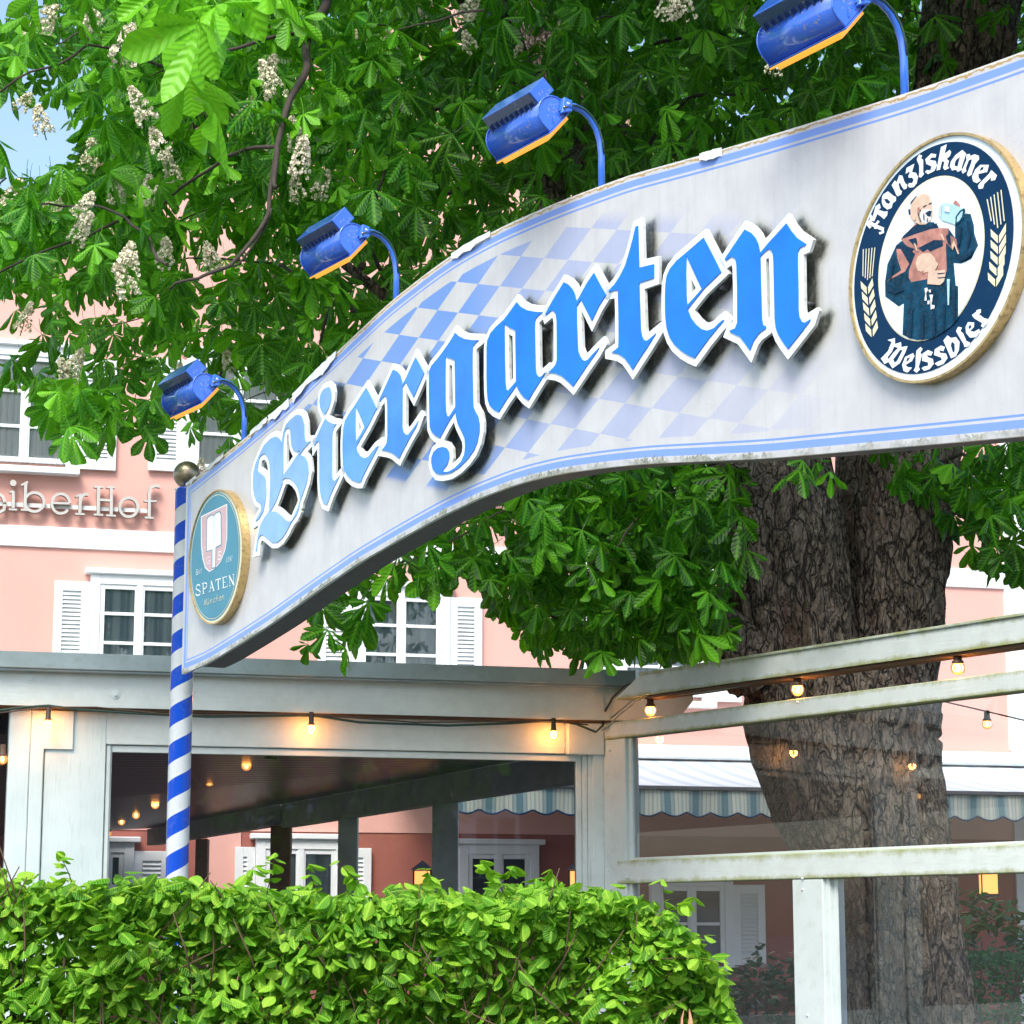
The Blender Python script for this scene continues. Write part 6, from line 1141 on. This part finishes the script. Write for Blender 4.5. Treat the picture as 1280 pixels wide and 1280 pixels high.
R=rots(N,-.15,.95,-math.pi/2,.55,1.7); dn=np.array([noise.noise(Vector(p)*2.4) for p in pos]); tint=np.clip(RNG.beta(1.1,1.3,N)*.95+dn*.3,0,1)
size=RNG.uniform(.030,.080,N)*np.where(RNG.uniform(0,1,N)<.12,1.25,1)
build_leaves('foliage',[oval_tpl(k,.31) for k in range(8)],pos,R,size,tint,M['hornbeam'],hr,hr.location)
# shoots standing out of the hedge, each a curved twig with alternate leaves
bm=bmesh.new(); sp=[];sa=[];ss=[]
SH_=[(105,1115,70,1066,8.3),(70,1130,15,1100,8.3),(330,1110,345,1066,8.4),(280,1120,318,1082,8.5),(560,1110,530,1088,8.3),(640,1110,600,1075,8.4),(690,1110,690,1088,8.3),(470,1105,420,1080,8.3),(800,1160,790,1118,8.2),(840,1190,828,1100,8.2),(830,1200,880,1170,8.1),(800,1180,905,1205,8.1),(790,1150,870,1120,8.2),(20,1130,5,1085,8.4),(400,1120,385,1080,8.4),(610,1120,640,1082,8.4)]
for x0,y0,x1,y1,Y in SH_:
    a,b=P3(x0,y0+25,Y+.1),P3(x1,y1,Y); Q=[a.lerp(b,t/7)+noise.noise_vector(a*4+Vector((t*.3,0,0)))*.012+Vector((0,0,.02*math.sin(t/7*3.1))) for t in range(8)]; tube(bm,Q,[.003-.0003*t for t in range(8)],5)
    for k in range(2,8):
        for r in (0,1): sp.append(Q[k]); sa.append(RNG.uniform(-3.1,3.1)); ss.append(RNG.uniform(.03,.06))
for i in range(150):
    x=RNG.uniform(HX0,.45); z=RNG.uniform(1.0,max(1.05,topz(x,8.2)-.1)); a=Vector((x,HY0+.05,z)); d=Vector((RNG.normal(0,.5),RNG.normal(-.12,.06),RNG.uniform(.3,1))).normalized()*RNG.uniform(.15,.35); tube(bm,[a,a+d*.5+Vector((.01,0,0)),a+d],[.0035,.003,.002],5)
for i in range(45):
    x=RNG.uniform(HX0,.5); a=Vector((x,RNG.uniform(8.4,8.9),0)); tube(bm,[a,a+Vector((RNG.normal(0,.05),0,.6)),a+Vector((RNG.normal(0,.12),RNG.normal(0,.05),1.1)),a+Vector((RNG.normal(0,.2),RNG.normal(0,.08),min(1.5,topz(x,8.6)-.1)))],[.014,.011,.008,.004],6)
o=bm_obj('stems',bm,M['stem'],None); o.parent=hr; o.data.transform(origin(hr).inverted())
sp=np.array([tuple(p) for p in sp]); Rr=rots(len(sp),-.3,.7,None,.4); build_leaves('shoot_leaves',[oval_tpl(k,.33) for k in range(8)],sp,Rr,np.array(ss)*1.15,RNG.uniform(.5,1,len(sp)),M['hornbeam'],hr,hr.location)
# ------------------------------------------------------------------ shrubs behind the glass
def shrub(name,label,c,rad,N,size,mat,tilt=(-.6,.9),tpl=.2,cat='shrub',shell=.6):
    r=empty(name,(c[0],c[1],0),label,cat); u=RNG.normal(0,1,(N,3)); u/=np.linalg.norm(u,axis=1)[:,None]; q=RNG.uniform(shell,1,N)**.5
    nz_=np.array([1+.3*noise.noise(Vector(v)*2.2) for v in u]); p=np.array(c)+u*(q*nz_)[:,None]*np.array(rad); m=p[:,2]>.05; p=p[m]
    R=rots(len(p),*tilt,None,.5); build_leaves('foliage',[oval_tpl(k,tpl) for k in range(5)],p,R,RNG.uniform(.8,1.25,len(p))*size,RNG.uniform(0,1,len(p)),mat,r,r.location)
    bm=bmesh.new()
    for k in range(14):
        a=RNG.uniform(0,6.28); tube(bm,[(c[0]+.05*math.cos(a),c[1]+.05*math.sin(a),0),(c[0]+rad[0]*.4*math.cos(a),c[1]+rad[1]*.4*math.sin(a),c[2]*.7),(c[0]+rad[0]*.75*math.cos(a),c[1]+rad[1]*.75*math.sin(a),c[2]+rad[2]*.4)],[.02,.013,.005],6)
    o=bm_obj('stems',bm,M['stem'],None); o.parent=r; o.data.transform(origin(r).inverted())
c=P3(1215,1165,18.); shrub('rhododendron','dark glossy shrub behind the lower right pane, above the clipped hedge',(c.x,c.y,1.25),(.62,.5,.62),900,.12,M['shrubleaf'],(-.7,.6),.17)
c=P3(958,1250,16.); shrub('leafy_bush','dark small leaved bush beside the bench, left of the lower screen post',(c.x,c.y,.95),(.38,.35,.50),900,.07,M['shrubleaf'],(-.6,.8),.3)
c=P3(1270,1300,15.5); 
bx=empty('clipped_hedge',(c.x+.4,c.y,0),'dense dark green clipped hedge at the bottom right corner behind the glass','hedge'); N=9000
px_=RNG.uniform(-1.0,1.6,N); face=RNG.uniform(0,1,N); py=np.where(face<.55,RNG.normal(-.5,.03,N),RNG.uniform(-.5,.5,N)); pz=np.where(face<.55,RNG.uniform(.5,1.42,N),1.42+RNG.normal(0,.02,N)); lump=np.array([noise.noise(Vector((a*3,b*3,c_*3))) for a,b,c_ in zip(px_,py,pz)])*.05
p=np.stack([px_+c.x+.2,py+c.y-lump,pz+lump],-1); build_leaves('foliage',[oval_tpl(k,.3) for k in range(4)],p,rots(N,-.6,.9,-math.pi/2,.6,1.8),RNG.uniform(.025,.045,N),RNG.uniform(0,1,N),M['boxleaf'],bx,bx.location)
bm=bmesh.new(); c2=Vector((c.x+.5,c.y+.05,0)); 
for k in range(12): tube(bm,[c2+Vector((k*.2-1.2,0,0)),c2+Vector((k*.2-1.2+.03,0,1.2))],[.02,.008],6)
o=bm_obj('stems',bm,M['stem'],None); o.parent=bx; o.data.transform(origin(bx).inverted())
# a reddish bud tip poking into the very bottom of the frame
c=P3(860,1268,6.0); tb=empty('tulip_bud',(c.x,c.y,0),'pale red and yellow flower bud at the bottom edge of the photo','flower')
bm=bmesh.new()
for k in range(5):
    a=k*1.2566; ring=[]
    for t in (0,.35,.7,1):
        rr=.022*math.sin(.5+t*2.1); z=c.z-.07+t*.085; ring.append((Vector((c.x+rr*math.cos(a-.5*(1-t)),c.y+rr*math.sin(a-.5*(1-t)),z)),Vector((c.x+rr*math.cos(a+.5*(1-t)),c.y+rr*math.sin(a+.5*(1-t)),z))))
    vs_=[(bm.verts.new(p),bm.verts.new(q)) for p,q in ring]
    for u,v in zip(vs_,vs_[1:]): f=bm.faces.new([u[0],u[1],v[1],v[0]]); f.smooth=True
M['bud']=paint('bud_petal',(.62,.28,.18),.5,.25,60,(.7,.6,.2),.6); o=bm_obj('petals',bm,M['bud'],None); o.parent=tb; o.data.transform(origin(tb).inverted())
bm=bmesh.new(); tube(bm,[(c.x,c.y,0),(c.x,c.y,c.z-.06)],.006,8); o=bm_obj('stem',bm,M['greenstem'],None); o.parent=tb; o.data.transform(origin(tb).inverted())

# a street tree behind the viewer, mirrored in the panes
sx,sy=13.5,-14.
stt=empty('street_tree',(sx,sy,0),'leafy street tree across the road, seen only as a reflection','tree')
bm=bmesh.new(); tube(bm,[(sx,sy,0),(sx+.05,sy,1.6),(sx,sy,3.2),(sx+.1,sy,5.5)],[.22,.17,.15,.08],12); o=bm_obj('trunk',bm,M['twig'],None); o.parent=stt; o.data.transform(origin(stt).inverted())
u=RNG.normal(0,1,(1500,3)); u/=np.linalg.norm(u,axis=1)[:,None]; p=np.array([sx,sy,5.2])+u*(RNG.uniform(.4,1,1500)**.5)[:,None]*np.array([3.2,2.6,2.4])
build_leaves('crown',[oval_tpl(k,.35) for k in range(4)],p,rots(1500,-.3,1.2,None,.5),RNG.uniform(.25,.4,1500),RNG.uniform(0,1,1500),M['chestnut'],stt,stt.location)
